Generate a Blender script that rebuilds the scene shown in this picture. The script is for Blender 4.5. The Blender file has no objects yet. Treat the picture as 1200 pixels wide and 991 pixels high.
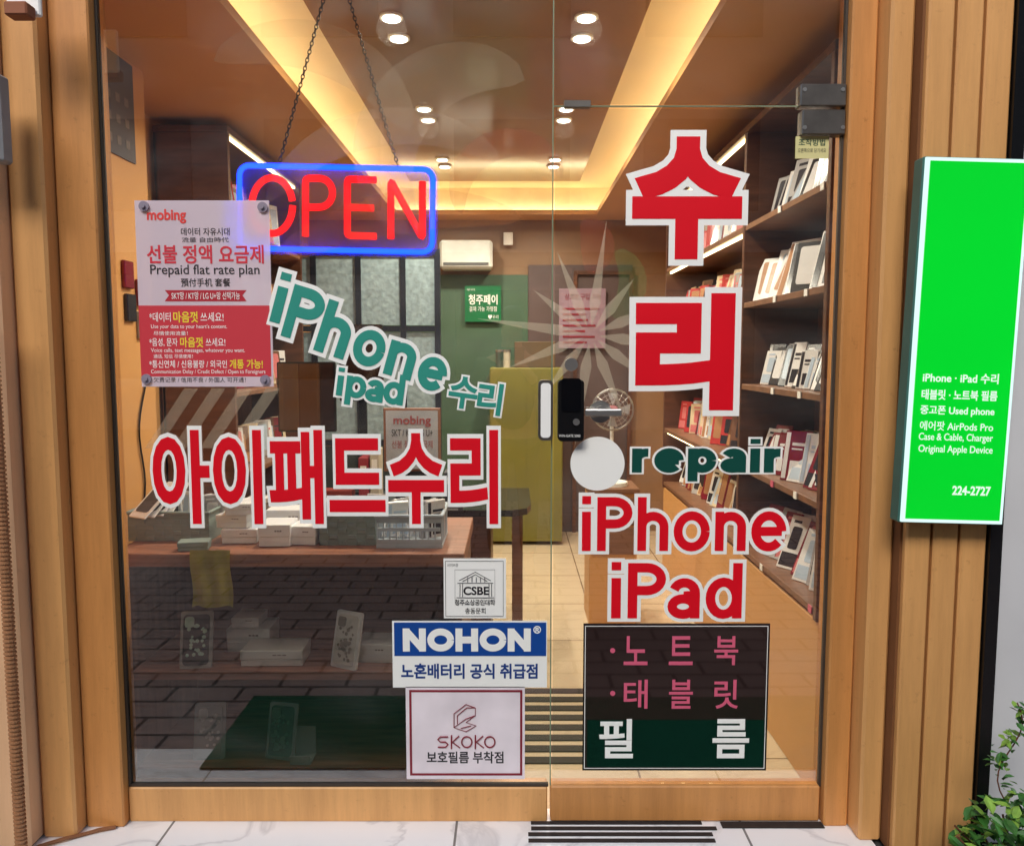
import bpy, bmesh, math, random
from mathutils import Vector, Matrix
random.seed(7)
S=bpy.context.scene
COL=S.collection
S.view_settings.view_transform='Standard'
try: S.view_settings.look='None'
except Exception: pass
S.view_settings.exposure=0

# ------------------------------------------------------------ image pixel to plane helper
FOC=924.0; TH=math.radians(5.0); CT=math.cos(TH); ST=math.sin(TH); H=1.48; D=2.4
def F(px,py,y=0.0):
    """image pixel coordinates -> (X,Z) in metres on the vertical plane Y=y"""
    d=D+y; t=(495.5-py)/FOC
    Z=d*(t*CT-ST)/(CT+t*ST)
    dep=d*CT-Z*ST
    return ((px-600)/FOC*dep, Z+H)

# ------------------------------------------------------------ materials
def lin(c):
    return tuple(((v/255)/12.92 if v/255<=0.04045 else ((v/255+0.055)/1.055)**2.4) for v in c)
MATS={}
def mat(name,c,rough=0.5,metal=0.0,var=0.12,scale=6.0,bump=0.0,emit=None,es=1.0,spec=0.5,stretch=None,coat=0.0,grime=0.0):
    if name in MATS: return MATS[name]
    m=bpy.data.materials.new(name); m.use_nodes=True; nt=m.node_tree; b=nt.nodes['Principled BSDF']
    c=lin(c)
    b.inputs['Roughness'].default_value=rough; b.inputs['Metallic'].default_value=metal
    b.inputs['Specular IOR Level'].default_value=spec
    b.inputs['Coat Weight'].default_value=coat
    tc=nt.nodes.new('ShaderNodeTexCoord'); n=nt.nodes.new('ShaderNodeTexNoise'); n.inputs['Scale'].default_value=scale
    n.inputs['Detail'].default_value=3
    src=tc.outputs['Object']
    if stretch:
        mp=nt.nodes.new('ShaderNodeMapping'); mp.inputs['Scale'].default_value=stretch
        nt.links.new(src,mp.inputs['Vector']); src=mp.outputs['Vector']
    nt.links.new(src,n.inputs['Vector'])
    r=nt.nodes.new('ShaderNodeValToRGB')
    r.color_ramp.elements[0].position=0.3; r.color_ramp.elements[1].position=0.7
    r.color_ramp.elements[0].color=tuple(max(0,v*(1-var)) for v in c)+(1,)
    r.color_ramp.elements[1].color=tuple(min(1,v*(1+var)) for v in c)+(1,)
    nt.links.new(n.outputs['Fac'],r.inputs['Fac']); out=r.outputs['Color']
    if grime:
        for sc,p0,p1,st in ((34,.31,.41,None),(5.0,.36,.62,(3,3,.22))):
            n2=nt.nodes.new('ShaderNodeTexNoise'); n2.inputs['Scale'].default_value=sc; n2.inputs['Detail'].default_value=7; n2.inputs['Roughness'].default_value=0.75
            if st:
                mp=nt.nodes.new('ShaderNodeMapping'); mp.inputs['Scale'].default_value=st; nt.links.new(tc.outputs['Object'],mp.inputs[0]); nt.links.new(mp.outputs[0],n2.inputs['Vector'])
            else: nt.links.new(tc.outputs['Object'],n2.inputs['Vector'])
            r2=nt.nodes.new('ShaderNodeValToRGB'); r2.color_ramp.elements[0].position=p0; r2.color_ramp.elements[1].position=p1
            r2.color_ramp.elements[0].color=(1-grime,1-grime*1.15,1-grime*1.3,1); r2.color_ramp.elements[1].color=(1,1,1,1)
            nt.links.new(n2.outputs['Fac'],r2.inputs[0])
            mx=nt.nodes.new('ShaderNodeMixRGB'); mx.blend_type='MULTIPLY'; mx.inputs[0].default_value=1
            nt.links.new(out,mx.inputs[1]); nt.links.new(r2.outputs[0],mx.inputs[2]); out=mx.outputs[0]
    nt.links.new(out,b.inputs['Base Color'])
    if bump:
        bn=nt.nodes.new('ShaderNodeBump'); bn.inputs['Strength'].default_value=bump; bn.inputs['Distance'].default_value=0.01
        nt.links.new(n.outputs['Fac'],bn.inputs['Height']); nt.links.new(bn.outputs['Normal'],b.inputs['Normal'])
    if emit:
        b.inputs['Emission Color'].default_value=lin(emit)+(1,); b.inputs['Emission Strength'].default_value=es
        m.cycles.emission_sampling='NONE'
    MATS[name]=m; return m
def neon(name,c,es,sample=True,core=(0,0,0)):
    if name in MATS: return MATS[name]
    m=bpy.data.materials.new(name); m.use_nodes=True; nt=m.node_tree; nt.nodes.remove(nt.nodes['Principled BSDF'])
    e=nt.nodes.new('ShaderNodeEmission'); e.inputs[1].default_value=es
    lw=nt.nodes.new('ShaderNodeLayerWeight'); lw.inputs[0].default_value=0.35
    mx=nt.nodes.new('ShaderNodeMixRGB'); mx.inputs[1].default_value=tuple(min(1,v+k) for v,k in zip(c,core))+(1,); mx.inputs[2].default_value=c+(1,)
    nt.links.new(lw.outputs['Facing'],mx.inputs[0]); nt.links.new(mx.outputs[0],e.inputs[0])
    nt.links.new(e.outputs[0],nt.nodes['Material Output'].inputs[0])
    if not sample: m.cycles.emission_sampling='NONE'
    MATS[name]=m; return m
def glassmat(name,fac=0.08,tint=(0.95,0.97,0.95),smudge=0.015):
    m=bpy.data.materials.new(name); m.use_nodes=True; nt=m.node_tree; nt.nodes.remove(nt.nodes['Principled BSDF'])
    t=nt.nodes.new('ShaderNodeBsdfTransparent'); t.inputs[0].default_value=tint+(1,)
    g=nt.nodes.new('ShaderNodeBsdfGlossy'); g.inputs['Roughness'].default_value=0.0
    fr=nt.nodes.new('ShaderNodeFresnel'); fr.inputs['IOR'].default_value=1.5
    ml=nt.nodes.new('ShaderNodeMath'); ml.operation='MULTIPLY'; ml.inputs[1].default_value=fac/0.04; ml.use_clamp=True
    nt.links.new(fr.outputs[0],ml.inputs[0])
    mx=nt.nodes.new('ShaderNodeMixShader'); nt.links.new(ml.outputs[0],mx.inputs[0]); nt.links.new(t.outputs[0],mx.inputs[1]); nt.links.new(g.outputs[0],mx.inputs[2])
    df=nt.nodes.new('ShaderNodeBsdfDiffuse'); df.inputs[0].default_value=(0.8,0.78,0.75,1)
    tc=nt.nodes.new('ShaderNodeTexCoord'); mp=nt.nodes.new('ShaderNodeMapping'); mp.inputs['Rotation'].default_value=(0,0.9,0); mp.inputs['Scale'].default_value=(1,1,2.2)
    n=nt.nodes.new('ShaderNodeTexNoise'); n.inputs['Scale'].default_value=1.8; n.inputs['Detail'].default_value=4; n.inputs['Distortion'].default_value=.8
    r=nt.nodes.new('ShaderNodeMapRange'); r.inputs[1].default_value=0.45; r.inputs[2].default_value=0.8; r.inputs[3].default_value=0.0; r.inputs[4].default_value=smudge*4
    nt.links.new(tc.outputs['Object'],mp.inputs[0]); nt.links.new(mp.outputs[0],n.inputs['Vector']); nt.links.new(n.outputs['Fac'],r.inputs[0])
    m2=nt.nodes.new('ShaderNodeMixShader'); nt.links.new(r.outputs[0],m2.inputs[0]); nt.links.new(mx.outputs[0],m2.inputs[1]); nt.links.new(df.outputs[0],m2.inputs[2])
    nt.links.new(m2.outputs[0],nt.nodes['Material Output'].inputs[0]); return m
def film(name,c,a,rough=0.3,trans=0.0):
    if name in MATS: return MATS[name]
    m=bpy.data.materials.new(name); m.use_nodes=True; nt=m.node_tree; b=nt.nodes['Principled BSDF']
    b.inputs['Base Color'].default_value=lin(c)+(1,); b.inputs['Roughness'].default_value=rough
    t=nt.nodes.new('ShaderNodeBsdfTransparent'); mx=nt.nodes.new('ShaderNodeMixShader'); mx.inputs[0].default_value=a
    sh=b.outputs[0]
    if trans:
        tl=nt.nodes.new('ShaderNodeBsdfTranslucent'); tl.inputs[0].default_value=lin(c)+(1,); m3=nt.nodes.new('ShaderNodeMixShader'); m3.inputs[0].default_value=trans
        nt.links.new(sh,m3.inputs[1]); nt.links.new(tl.outputs[0],m3.inputs[2]); sh=m3.outputs[0]
    nt.links.new(t.outputs[0],mx.inputs[1]); nt.links.new(sh,mx.inputs[2]); nt.links.new(mx.outputs[0],nt.nodes['Material Output'].inputs[0]); MATS[name]=m; return m

# ------------------------------------------------------------ mesh builders
def box(bm,x0,x1,y0,y1,z0,z1,bev=0.0,rot=None,seg=1):
    r=bmesh.ops.create_cube(bm,size=1.0); vs=r['verts']
    c=Vector(((x0+x1)/2,(y0+y1)/2,(z0+z1)/2)); s=Vector((abs(x1-x0),abs(y1-y0),abs(z1-z0)))
    for v in vs: v.co=Vector((v.co.x*s.x,v.co.y*s.y,v.co.z*s.z))
    if bev>0:
        es=list({e for v in vs for e in v.link_edges})
        rr=bmesh.ops.bevel(bm,geom=es,offset=min(bev,min(s)*0.45),segments=seg,affect='EDGES',profile=0.5)
        vs=list({v for f in rr['faces'] for v in f.verts}|{v for v in vs if v.is_valid})
    for v in vs:
        if rot is not None: v.co=rot@v.co
        v.co+=c
    return vs
def cyl(bm,c,r,h,axis='Z',seg=24,r2=None):
    M=Matrix.Identity(4)
    if axis=='Y': M=Matrix.Rotation(math.radians(90),4,'X')
    if axis=='X': M=Matrix.Rotation(math.radians(90),4,'Y')
    return bmesh.ops.create_cone(bm,cap_ends=True,segments=seg,radius1=r,radius2=(r if r2 is None else r2),depth=h,matrix=Matrix.Translation(Vector(c))@M)['verts']
def prism(bm,pts,y0,y1):
    a=[bm.verts.new((x,y0,z)) for x,z in pts]; b=[bm.verts.new((x,y1,z)) for x,z in pts]
    bm.faces.new(a); bm.faces.new(list(reversed(b)))
    n=len(pts)
    for i in range(n): bm.faces.new((a[i],b[i],b[(i+1)%n],a[(i+1)%n]))
def tube(bm,pts,r,seg=8,closed=False):
    pts=[Vector(p) for p in pts]; n=len(pts); rings=[]
    for i,p in enumerate(pts):
        if closed: t=(pts[(i+1)%n]-pts[i-1])
        else: t=(pts[min(i+1,n-1)]-pts[max(i-1,0)])
        t.normalize(); a=Vector((0,1,0)) if abs(t.y)<0.9 else Vector((1,0,0))
        u=t.cross(a).normalized(); v=t.cross(u).normalized()
        rings.append([bm.verts.new(p+r*(math.cos(2*math.pi*k/seg)*u+math.sin(2*math.pi*k/seg)*v)) for k in range(seg)])
    m=n if closed else n-1
    for i in range(m):
        A=rings[i];B=rings[(i+1)%n]
        for k in range(seg): bm.faces.new((A[k],A[(k+1)%seg],B[(k+1)%seg],B[k]))
    if not closed:
        bm.faces.new(rings[0]); bm.faces.new(list(reversed(rings[-1])))
def rrect(cx,cz,w,h,r,n=6):
    out=[]
    for (sx,sz,a0) in ((1,1,0),(-1,1,90),(-1,-1,180),(1,-1,270)):
        for i in range(n+1):
            a=math.radians(a0+90*i/n); out.append((cx+sx*(w/2-r)+r*math.cos(a),cz+sz*(h/2-r)+r*math.sin(a)))
    return out
def arcp(cx_,cy_,rx,ry,a0,a1,n=10): return [(cx_+rx*math.cos(math.radians(a0+(a1-a0)*i/n)),cy_+ry*math.sin(math.radians(a0+(a1-a0)*i/n))) for i in range(n+1)]
def setp(o,label=None,category=None,group=None,kind=None):
    if label: o["label"]=label
    if category: o["category"]=category
    if group: o["group"]=group
    if kind: o["kind"]=kind
def parent_world(p):
    m=p.matrix_basis.copy()
    if p.parent: m=parent_world(p.parent)@p.matrix_parent_inverse@m
    return m
def obj(name,bm,material,parent=None,smooth=False,origin=None,**kw):
    """mesh object; vertices given in world space, origin moved to its base"""
    if isinstance(bm,bmesh.types.BMesh):
        bmesh.ops.recalc_face_normals(bm,faces=bm.faces[:])
        me=bpy.data.meshes.new(name); bm.to_mesh(me); bm.free()
    else: me=bm
    vs=[v.co for v in me.vertices]
    if origin is None:
        xs=[v.x for v in vs]; ys=[v.y for v in vs]; zs=[v.z for v in vs]
        origin=Vector(((min(xs)+max(xs))/2,(min(ys)+max(ys))/2,min(zs)))
    origin=Vector(origin)
    me.transform(Matrix.Translation(-origin))
    for mm in (material if isinstance(material,(list,tuple)) else [material]): me.materials.append(mm)
    if smooth:
        for p in me.polygons: p.use_smooth=True
    o=bpy.data.objects.new(name,me); COL.objects.link(o)
    o.matrix_basis=Matrix.Translation(origin)
    if parent:
        o.parent=parent; o.matrix_parent_inverse=parent_world(parent).inverted()
    setp(o,**kw); return o
def empty(name,loc,**kw):
    e=bpy.data.objects.new(name,None); COL.objects.link(e); e.location=loc; e.matrix_basis=Matrix.Translation(Vector(loc)); e.empty_display_size=0.1
    setp(e,**kw); return e
def B(): return bmesh.new()
def quick(name,m,boxes,parent=None,bev=0.0,**kw):
    bm=B()
    for b in boxes: box(bm,*b,bev=bev)
    return obj(name,bm,m,parent,**kw)

# ------------------------------------------------------------ lettering
_cache={}
def text_mesh(txt,bev):
    k=(txt,bev)
    if k in _cache: return _cache[k].copy()
    c=bpy.data.curves.new("lettering",'FONT'); c.body=txt; c.size=1.0; c.align_x='CENTER'
    if bev>0: c.bevel_depth=bev; c.bevel_resolution=1
    c.resolution_u=4
    o=bpy.data.objects.new("lettering_source",c); COL.objects.link(o)
    dg=bpy.context.evaluated_depsgraph_get(); dg.update()
    me=bpy.data.meshes.new_from_object(o.evaluated_get(dg))
    bpy.data.objects.remove(o); bpy.data.curves.remove(c)
    me.materials.clear()
    me.polygons.foreach_set("use_smooth",[False]*len(me.polygons))
    _cache[k]=me; return me.copy()
# even rounded sans drawn with strokes: cap height 1, x height .73
XH=.73
def glyph(ch,r):
    q=XH-r; A=arcp
    G={'i':(0.0,[[(0,0),(0,XH)],[(0,.87),(0,1.02)]]),
       'P':(.50,[[(0,0),(0,1)],[(0,1-r),(.25,1-r)]+A(.25,.71,.25,.29-r,90,-90,12)+[(.25,.42+r),(0,.42+r)]]),
       'h':(.42,[[(0,0),(0,1)],[(0,.40)]+A(.21,.45,.21,q-.45,180,0,14)+[(.42,.40),(.42,0)]]),
       'n':(.42,[[(0,0),(0,XH)],[(0,.40)]+A(.21,.45,.21,q-.45,180,0,14)+[(.42,.40),(.42,0)]]),
       'o':(.52,[A(.26,XH/2,.26,XH/2+.01-r,0,360,28)]),
       'e':(.50,[[(.01,XH/2),(.50,XH/2)],A(.25,XH/2,.25,XH/2+.01-r,0,318,24)]),
       'a':(.40,[[(.40,0),(.40,.46)]+A(.21,.46,.19,q-.46,0,160,10),A(.19,.215,.19,.225-r,0,360,20),[(.40,.42),(.2,.44-r*.4)]]),
       'd':(.47,[A(.23,XH/2,.23,XH/2+.01-r,0,360,24),[(.47,0),(.47,1)]]),
       'p':(.47,[A(.24,XH/2,.23,XH/2+.01-r,0,360,24),[(0,-.27),(0,XH)]]),
       'r':(.24,[[(0,0),(0,XH)],[(0,.38)]+A(.25,.40,.25,q-.40,180,82,8)]),
       'N':(.70,[[(0,0),(0,1)],[(.0,.90),(.70,.10)],[(.70,0),(.70,1)]]),
       'O':(.86,[A(.43,.5,.43,.5-r,0,360,32)]),
       'H':(.68,[[(0,0),(0,1)],[(0,.5),(.68,.5)],[(.68,0),(.68,1)]])}
    return G[ch]
KERN={'iP':.02,'Pa':-.07,'Ph':0.0,'re':-.03,'ad':0.0,'NO':-.04,'OH':-.04,'HO':-.04,'ON':-.04}
def stroke_mesh(txt,r,out=0.0,gap=.10):
    k=("stroke",txt,r,out)
    if k in _cache: return _cache[k].copy()
    bm=B(); x=0; i=0
    for ci,ch in enumerate(txt):
        w_,paths=glyph(ch,r)
        for p in paths:
            R_=r+out; p=list(p)
            if out and p[0]!=p[-1]:
                for (e,f) in ((0,1),(-1,-2)):
                    dx,dy=p[e][0]-p[f][0],p[e][1]-p[f][1]; L=math.hypot(dx,dy) or 1; p[e]=(p[e][0]+dx/L*out,p[e][1]+dy/L*out)
            tube(bm,[(a+x,0.0015*(i%7),b) for a,b in p],R_,8); i+=1
        x+=w_+2*r+gap+KERN.get(txt[ci:ci+2],0)
    for v in bm.verts: v.co=Vector((v.co.x,v.co.z,-v.co.y))
    bmesh.ops.recalc_face_normals(bm,faces=bm.faces[:])
    me=bpy.data.meshes.new("lettering"); bm.to_mesh(me); bm.free(); _cache[k]=me; return me.copy()
def bounds(me):
    xs=[v.co.x for v in me.vertices]; ys=[v.co.y for v in me.vertices]; return min(xs),max(xs),min(ys),max(ys)
def place(me,ref,cx,cz,w,h,y,ang,thick):
    x0,x1,y0,y1=ref; sx=w/(x1-x0); sz=h/(y1-y0); mx=(x0+x1)/2; my=(y0+y1)/2
    zs=[v.co.z for v in me.vertices]; zr=max(zs)-min(zs); zk=thick/zr if zr>1e-6 else 0
    ca,sa=math.cos(ang),math.sin(ang)
    for v in me.vertices:
        X=(v.co.x-mx)*sx; Z=(v.co.y-my)*sz; dz=(v.co.z)*zk
        v.co=Vector((cx+X*ca-Z*sa, y-dz, cz+X*sa+Z*ca))
    me.update()
def text(name,txt,px0,py0,px1,py1,m,y=-0.008,bev=0.0,ang=0,parent=None,thick=0.0005,stroke=False,**kw):
    x0,z0=F(px0,py1,y); x1,z1=F(px1,py0,y)
    xc,zc=F((px0+px1)/2,(py0+py1)/2,y)
    w=F(px1,(py0+py1)/2,y)[0]-F(px0,(py0+py1)/2,y)[0]; h=z1-z0
    me=stroke_mesh(txt,bev) if stroke else text_mesh(txt,bev); r=bounds(me)
    place(me,r,xc,zc,w,h,y,math.radians(ang),thick)
    return obj(name,me,m,parent,**kw)
def sticker(name,txt,px0,py0,px1,py1,m,mb,bev,out,y=-0.004,ang=0,label="",category="lettering sticker",stroke=False):
    xc,zc=F((px0+px1)/2,(py0+py1)/2,y)
    w=F(px1,(py0+py1)/2,y)[0]-F(px0,(py0+py1)/2,y)[0]; h=F(px0,py0,y)[1]-F(px0,py1,y)[1]
    if stroke: a=stroke_mesh(txt,bev,out); b=stroke_mesh(txt,bev)
    else: a=text_mesh(txt,bev+out); b=text_mesh(txt,bev)
    r=bounds(a)
    place(a,r,xc,zc,w,h,y,math.radians(ang),0.0004); place(b,r,xc,zc,w,h,y-0.0010,math.radians(ang),0.0004)
    root=obj(name,a,mb,label=label,category=category)
    obj("lettering",b,m,root)
    return root

# palette
M_frame=mat("frame_paint",(226,168,104),0.42,var=0.09,scale=3,bump=0.08,stretch=(1,1,0.25),grime=.17)
M_frame2=mat("frame_paint_dark",(210,146,82),0.42,var=0.10,scale=4,bump=.05,stretch=(1,1,0.25),grime=.20)
M_wallout=mat("peach_wall",(240,194,150),0.6,var=0.07,scale=2,bump=0.06,grime=.11)
M_groove=mat("groove_shadow",(120,76,40),0.8)
M_white=mat("white_vinyl",(250,249,244),0.5,var=0.01)
M_red=mat("red_vinyl",(226,8,32),0.5,var=0.03,spec=.25)
M_teal=mat("teal_vinyl",(52,150,134),0.45,var=0.04,spec=.3)
M_dgreen=mat("dark_green_vinyl",(12,76,66),0.45,var=0.04,spec=.3)
M_pink=mat("pink_vinyl",(222,98,128),0.4,var=0.04)
M_navy=mat("navy_print",(20,60,130),0.4,var=0.03)
M_blue=mat("blue_print",(10,70,152),0.4,var=0.03)
M_dark=mat("dark_print",(35,32,38),0.5)
M_maroon=mat("maroon_print",(135,26,46),0.5)
M_yel=mat("yellow_print",(250,225,60),0.5)
M_wood=mat("dark_walnut",(100,64,46),0.35,var=0.3,scale=5,stretch=(1,8,8))
M_wood2=mat("brown_laminate",(132,92,66),0.4,var=0.2,scale=5,stretch=(1,6,6))
M_tan=mat("tan_wall_paint",(218,162,98),0.5,var=0.05,scale=2)
M_black=mat("black_plastic",(18,18,20),0.25,var=0.1)
M_grey=mat("grey_metal",(120,115,110),0.35,metal=0.8,var=0.15,scale=20)
M_steel=mat("satin_steel",(200,198,195),0.3,metal=0.9,var=0.08)
M_ledw=neon("warm_led",(1.0,0.76,0.38),9.0)
M_glass=glassmat("window_glass",0.11,smudge=.012)
M_gedge=mat("glass_edge",(120,140,115),0.3)

# ------------------------------------------------------------ camera, world, sun
cam=bpy.data.cameras.new("camera"); co=bpy.data.objects.new("camera",cam); COL.objects.link(co)
co.location=(0,-D,H); co.rotation_euler=(math.radians(85),0,0); cam.sensor_width=36; cam.lens=36*FOC/1200; cam.clip_end=500; cam.clip_start=0.02
S.camera=co
w=bpy.data.worlds.new("World"); S.world=w; w.use_nodes=True; nt=w.node_tree
sky=nt.nodes.new('ShaderNodeTexSky'); sky.sky_type='NISHITA'; sky.sun_disc=False
sky.sun_elevation=math.radians(42); sky.sun_rotation=math.radians(200)
bg=nt.nodes['Background']; nt.links.new(sky.outputs[0],bg.inputs[0]); bg.inputs[1].default_value=0.14
sl=bpy.data.lights.new("sun",'SUN'); sl.energy=4.0; sl.angle=math.radians(34); sl.color=(1,0.96,0.90)
so=bpy.data.objects.new("sun",sl); COL.objects.link(so); so.rotation_euler=(math.radians(52),0,math.radians(-14)); so.location=(0,-5,8)

# ------------------------------------------------------------ ground
def tilemat(name,c1,c2,mortar,sx,sy,msize,rough,veins=0.0,offset=0.0):
    m=bpy.data.materials.new(name); m.use_nodes=True; nt=m.node_tree; b=nt.nodes['Principled BSDF']; b.inputs['Roughness'].default_value=rough
    tc=nt.nodes.new('ShaderNodeTexCoord')
    br=nt.nodes.new('ShaderNodeTexBrick'); br.offset=offset; br.inputs['Scale'].default_value=1.0
    br.inputs['Brick Width'].default_value=sx; br.inputs['Row Height'].default_value=sy; br.inputs['Mortar Size'].default_value=msize; br.inputs['Mortar Smooth'].default_value=0.1
    br.inputs['Color1'].default_value=lin(c1)+(1,); br.inputs['Color2'].default_value=lin(c2)+(1,); br.inputs['Mortar'].default_value=lin(mortar)+(1,)
    nt.links.new(tc.outputs['Object'],br.inputs['Vector'])
    n=nt.nodes.new('ShaderNodeTexNoise'); n.inputs['Scale'].default_value=1.8 if veins else 9; n.inputs['Detail'].default_value=6
    if veins: n.inputs['Distortion'].default_value=1.2
    nt.links.new(tc.outputs['Object'],n.inputs['Vector'])
    r=nt.nodes.new('ShaderNodeValToRGB'); e=r.color_ramp.elements
    if veins:
        e[0].position=0.475; e[0].color=(1,1,1,1); e[1].position=0.525; e[1].color=(1,1,1,1)
        q=e.new(0.5); q.color=(1-veins,1-veins,1-veins*.95,1)
    else:
        e[0].position=0.3; e[0].color=(0.86,0.86,0.86,1); e[1].position=0.7; e[1].color=(1.05,1.05,1.05,1)
    nt.links.new(n.outputs['Fac'],r.inputs[0])
    mx=nt.nodes.new('ShaderNodeMixRGB'); mx.blend_type='MULTIPLY'; mx.inputs[0].default_value=1
    nt.links.new(br.outputs['Color'],mx.inputs[1]); nt.links.new(r.outputs[0],mx.inputs[2]); nt.links.new(mx.outputs[0],b.inputs['Base Color'])
    return m
M_paver=tilemat("street_pavers",(150,130,124),(136,118,114),(52,42,40),0.3,0.15,0.009,0.8,offset=0.5)
M_marble=tilemat("marble_step_tile",(248,248,248),(244,244,246),(130,130,130),0.9,0.6,0.004,0.3,veins=.22)
M_floor=tilemat("cream_floor_tile",(222,202,172),(216,196,164),(140,115,90),0.6,0.6,0.004,0.15,veins=.10)
quick("ground",mat("asphalt",(75,73,72),0.9,var=0.2,scale=30),[(-150,150,-150,150,-0.06,-0.02)],kind="structure")
quick("pavement",M_paver,[(-12,12,-5.5,-0.45,-0.02,-0.008)],kind="structure")
quick("entrance_step",M_marble,[(-1.45,1.10,-0.45,0.06,-0.02,0.0)],kind="structure")
quick("shop_floor",M_floor,[(-1.7,1.4,0.06,4.3,-0.02,0.0)],kind="structure")
quick("doormat",mat("green_mat",(12,80,54),0.95,var=0.2,scale=60,bump=0.3),[(-1.12,1.6,-0.90,-0.30,0.001,0.008)],bev=0.003,label="long dark green outdoor mat lying on the pavement",category="mat")
for i,(x0,x1,y0,y1) in enumerate([(0.06,0.60,-0.030,-0.016),(0.06,0.64,-0.060,-0.044),(0.05,0.62,-0.090,-0.074),(0.05,0.62,-0.122,-0.106),(0.66,0.98,-0.05,-0.018)]):
    quick("anti_slip_strip",mat("strip_black",(45,38,36),0.8,var=0.2,scale=40),[(x0,x1,y0,y1,0.001,0.004)],label="black anti slip strip stuck on white marble step",category="floor strip",group="anti slip strips on the step")
for i in range(8):
    y0=0.34+i*0.085
    quick("floor_strip",mat("strip_dark",(52,36,26),0.7),[(0.0,0.74,y0,y0+0.045,0.001,0.005)],label="dark strip on the cream shop floor behind door",category="floor strip",group="dark strips on the shop floor")

# ------------------------------------------------------------ street side opposite (seen reflected)
ob=empty("opposite_building",(0,-13,0),label="grey concrete building across the street",category="building")
quick("wall",mat("concrete",(140,134,128),0.8,var=0.15,scale=1),[(-22,22,-16,-13,0,11)],ob)
mw=mat("dark_window",(30,36,42),0.1)
for i in range(-4,5):
    for z in (1.0,4.2,7.4): quick("window",mw,[(i*3.6-1.1,i*3.6+1.1,-12.99,-12.95,z,z+1.7)],ob)
quick("awning",mat("awning_cloth",(60,48,44),0.8),[(-18,18,-12.99,-11.6,3.0,3.25)],ob)

# photographer, only seen as a faint mirror image in the glass
def skinned(name,verts,edges,radii,m,parent=None,root=0,**kw):
    me=bpy.data.meshes.new(name); me.from_pydata(verts,edges,[]); o=bpy.data.objects.new(name,me); COL.objects.link(o)
    sk=o.modifiers.new("skin",'SKIN'); ss=o.modifiers.new("sub",'SUBSURF'); ss.levels=2; ss.render_levels=2; sk.use_smooth_shade=True
    for i,r in enumerate(radii):
        me.skin_vertices[0].data[i].radius=(r,r) if not isinstance(r,tuple) else r
    me.skin_vertices[0].data[root].use_root=True
    dg=bpy.context.evaluated_depsgraph_get(); dg.update(); m2=bpy.data.meshes.new_from_object(o.evaluated_get(dg)); bpy.data.objects.remove(o)
    m2.materials.clear(); return obj(name,m2,m,parent,smooth=True,**kw)
yb=-2.86
V=[(0,yb,.95),(0,yb,1.15),(0,yb,1.36),(0,yb+.01,1.50),(0,yb+.03,1.62),(0,yb+.03,1.72)]
R=[(.16,.11),(.14,.10),(.17,.11),.055,.085,.07]
E=[(0,1),(1,2),(2,3),(3,4),(4,5)]
for s in (-1,1):
    n0=len(V); V+=[(s*.19,yb,1.40),(s*.26,yb+.08,1.16),(s*.10,yb+.34,1.36),(s*.05,yb+.39,1.42)]; R+=[.06,.045,.032,.028]; E+=[(2,n0),(n0,n0+1),(n0+1,n0+2),(n0+2,n0+3)]
    n0=len(V); V+=[(s*.10,yb,.86),(s*.11,yb+.02,.48),(s*.11,yb-.02,.09),(s*.12,yb+.14,.04)]; R+=[.085,.058,.04,.035]; E+=[(0,n0),(n0,n0+1),(n0+1,n0+2),(n0+2,n0+3)]
pr=skinned("person",V,E,R,mat("skin_tone",(196,150,122),.6),label="standing person in dark clothes holding up a phone",category="person")
M_cloth=mat("dark_cloth",(44,46,52),.9)
skinned("jacket",[(0,yb,.92),(0,yb,1.15),(0,yb,1.37),(0,yb,1.47),(.20,yb,1.40),(.265,yb+.08,1.16),(.13,yb+.30,1.33),(-.20,yb,1.40),(-.265,yb+.08,1.16),(-.13,yb+.30,1.33)],
  [(0,1),(1,2),(2,3),(2,4),(4,5),(5,6),(2,7),(7,8),(8,9)],[(.19,.13),(.17,.12),(.19,.13),.08,.075,.06,.045,.075,.06,.045],M_cloth,pr)
skinned("trousers",[(0,yb,.95),(.10,yb,.85),(.11,yb+.02,.48),(.11,yb-.02,.12),(-.10,yb,.85),(-.11,yb+.02,.48),(-.11,yb-.02,.12)],[(0,1),(1,2),(2,3),(0,4),(4,5),(5,6)],[(.17,.12),.10,.075,.06,.10,.075,.06],M_cloth,pr)
b=B(); bmesh.ops.create_uvsphere(b,u_segments=16,v_segments=10,radius=.105,matrix=Matrix.Translation((0,yb+.005,1.71))@Matrix.Diagonal((.9,1,.85,1)))
obj("hair",b,mat("black_hair",(26,22,20),.6),pr,smooth=True)
quick("mobile_phone",M_black,[(-.075,.075,-2.475,-2.466,1.44,1.52)],bev=.004,label="black phone held sideways by the standing person",category="phone")

# ------------------------------------------------------------ storefront
sf=empty("storefront_frame",(0,0,0),label="orange tan painted metal shopfront frame with large fixed pane",category="shopfront")
quick("sill",M_frame,[(-1.216,0.112,-0.014,0.05,0.0,0.113)],sf,bev=0.004)
quick("side_post",M_frame2,[(-1.335,-1.217,-0.045,0.06,0.0,2.9)],sf,bev=0.005)
quick("side_post",M_frame,[(-1.44,-1.337,-0.10,0.06,0.0,2.95)],sf,bev=0.008)
quick("side_post",M_frame2,[(0.980,1.055,-0.04,0.06,0.0,2.9)],sf,bev=0.005)
quick("side_post",M_frame,[(1.057,1.125,-0.115,0.06,0.0,2.95)],sf,bev=0.008)
quick("header",M_frame,[(-1.215,0.978,-0.06,0.05,2.68,2.95)],sf,bev=0.005)
quick("window_pane",M_glass,[(-1.215,0.1195,0.0,0.0005,0.114,2.679)],sf)
quick("transom_pane",M_glass,[(0.1255,0.978,0.0,0.0005,2.213,2.679)],sf)
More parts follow.
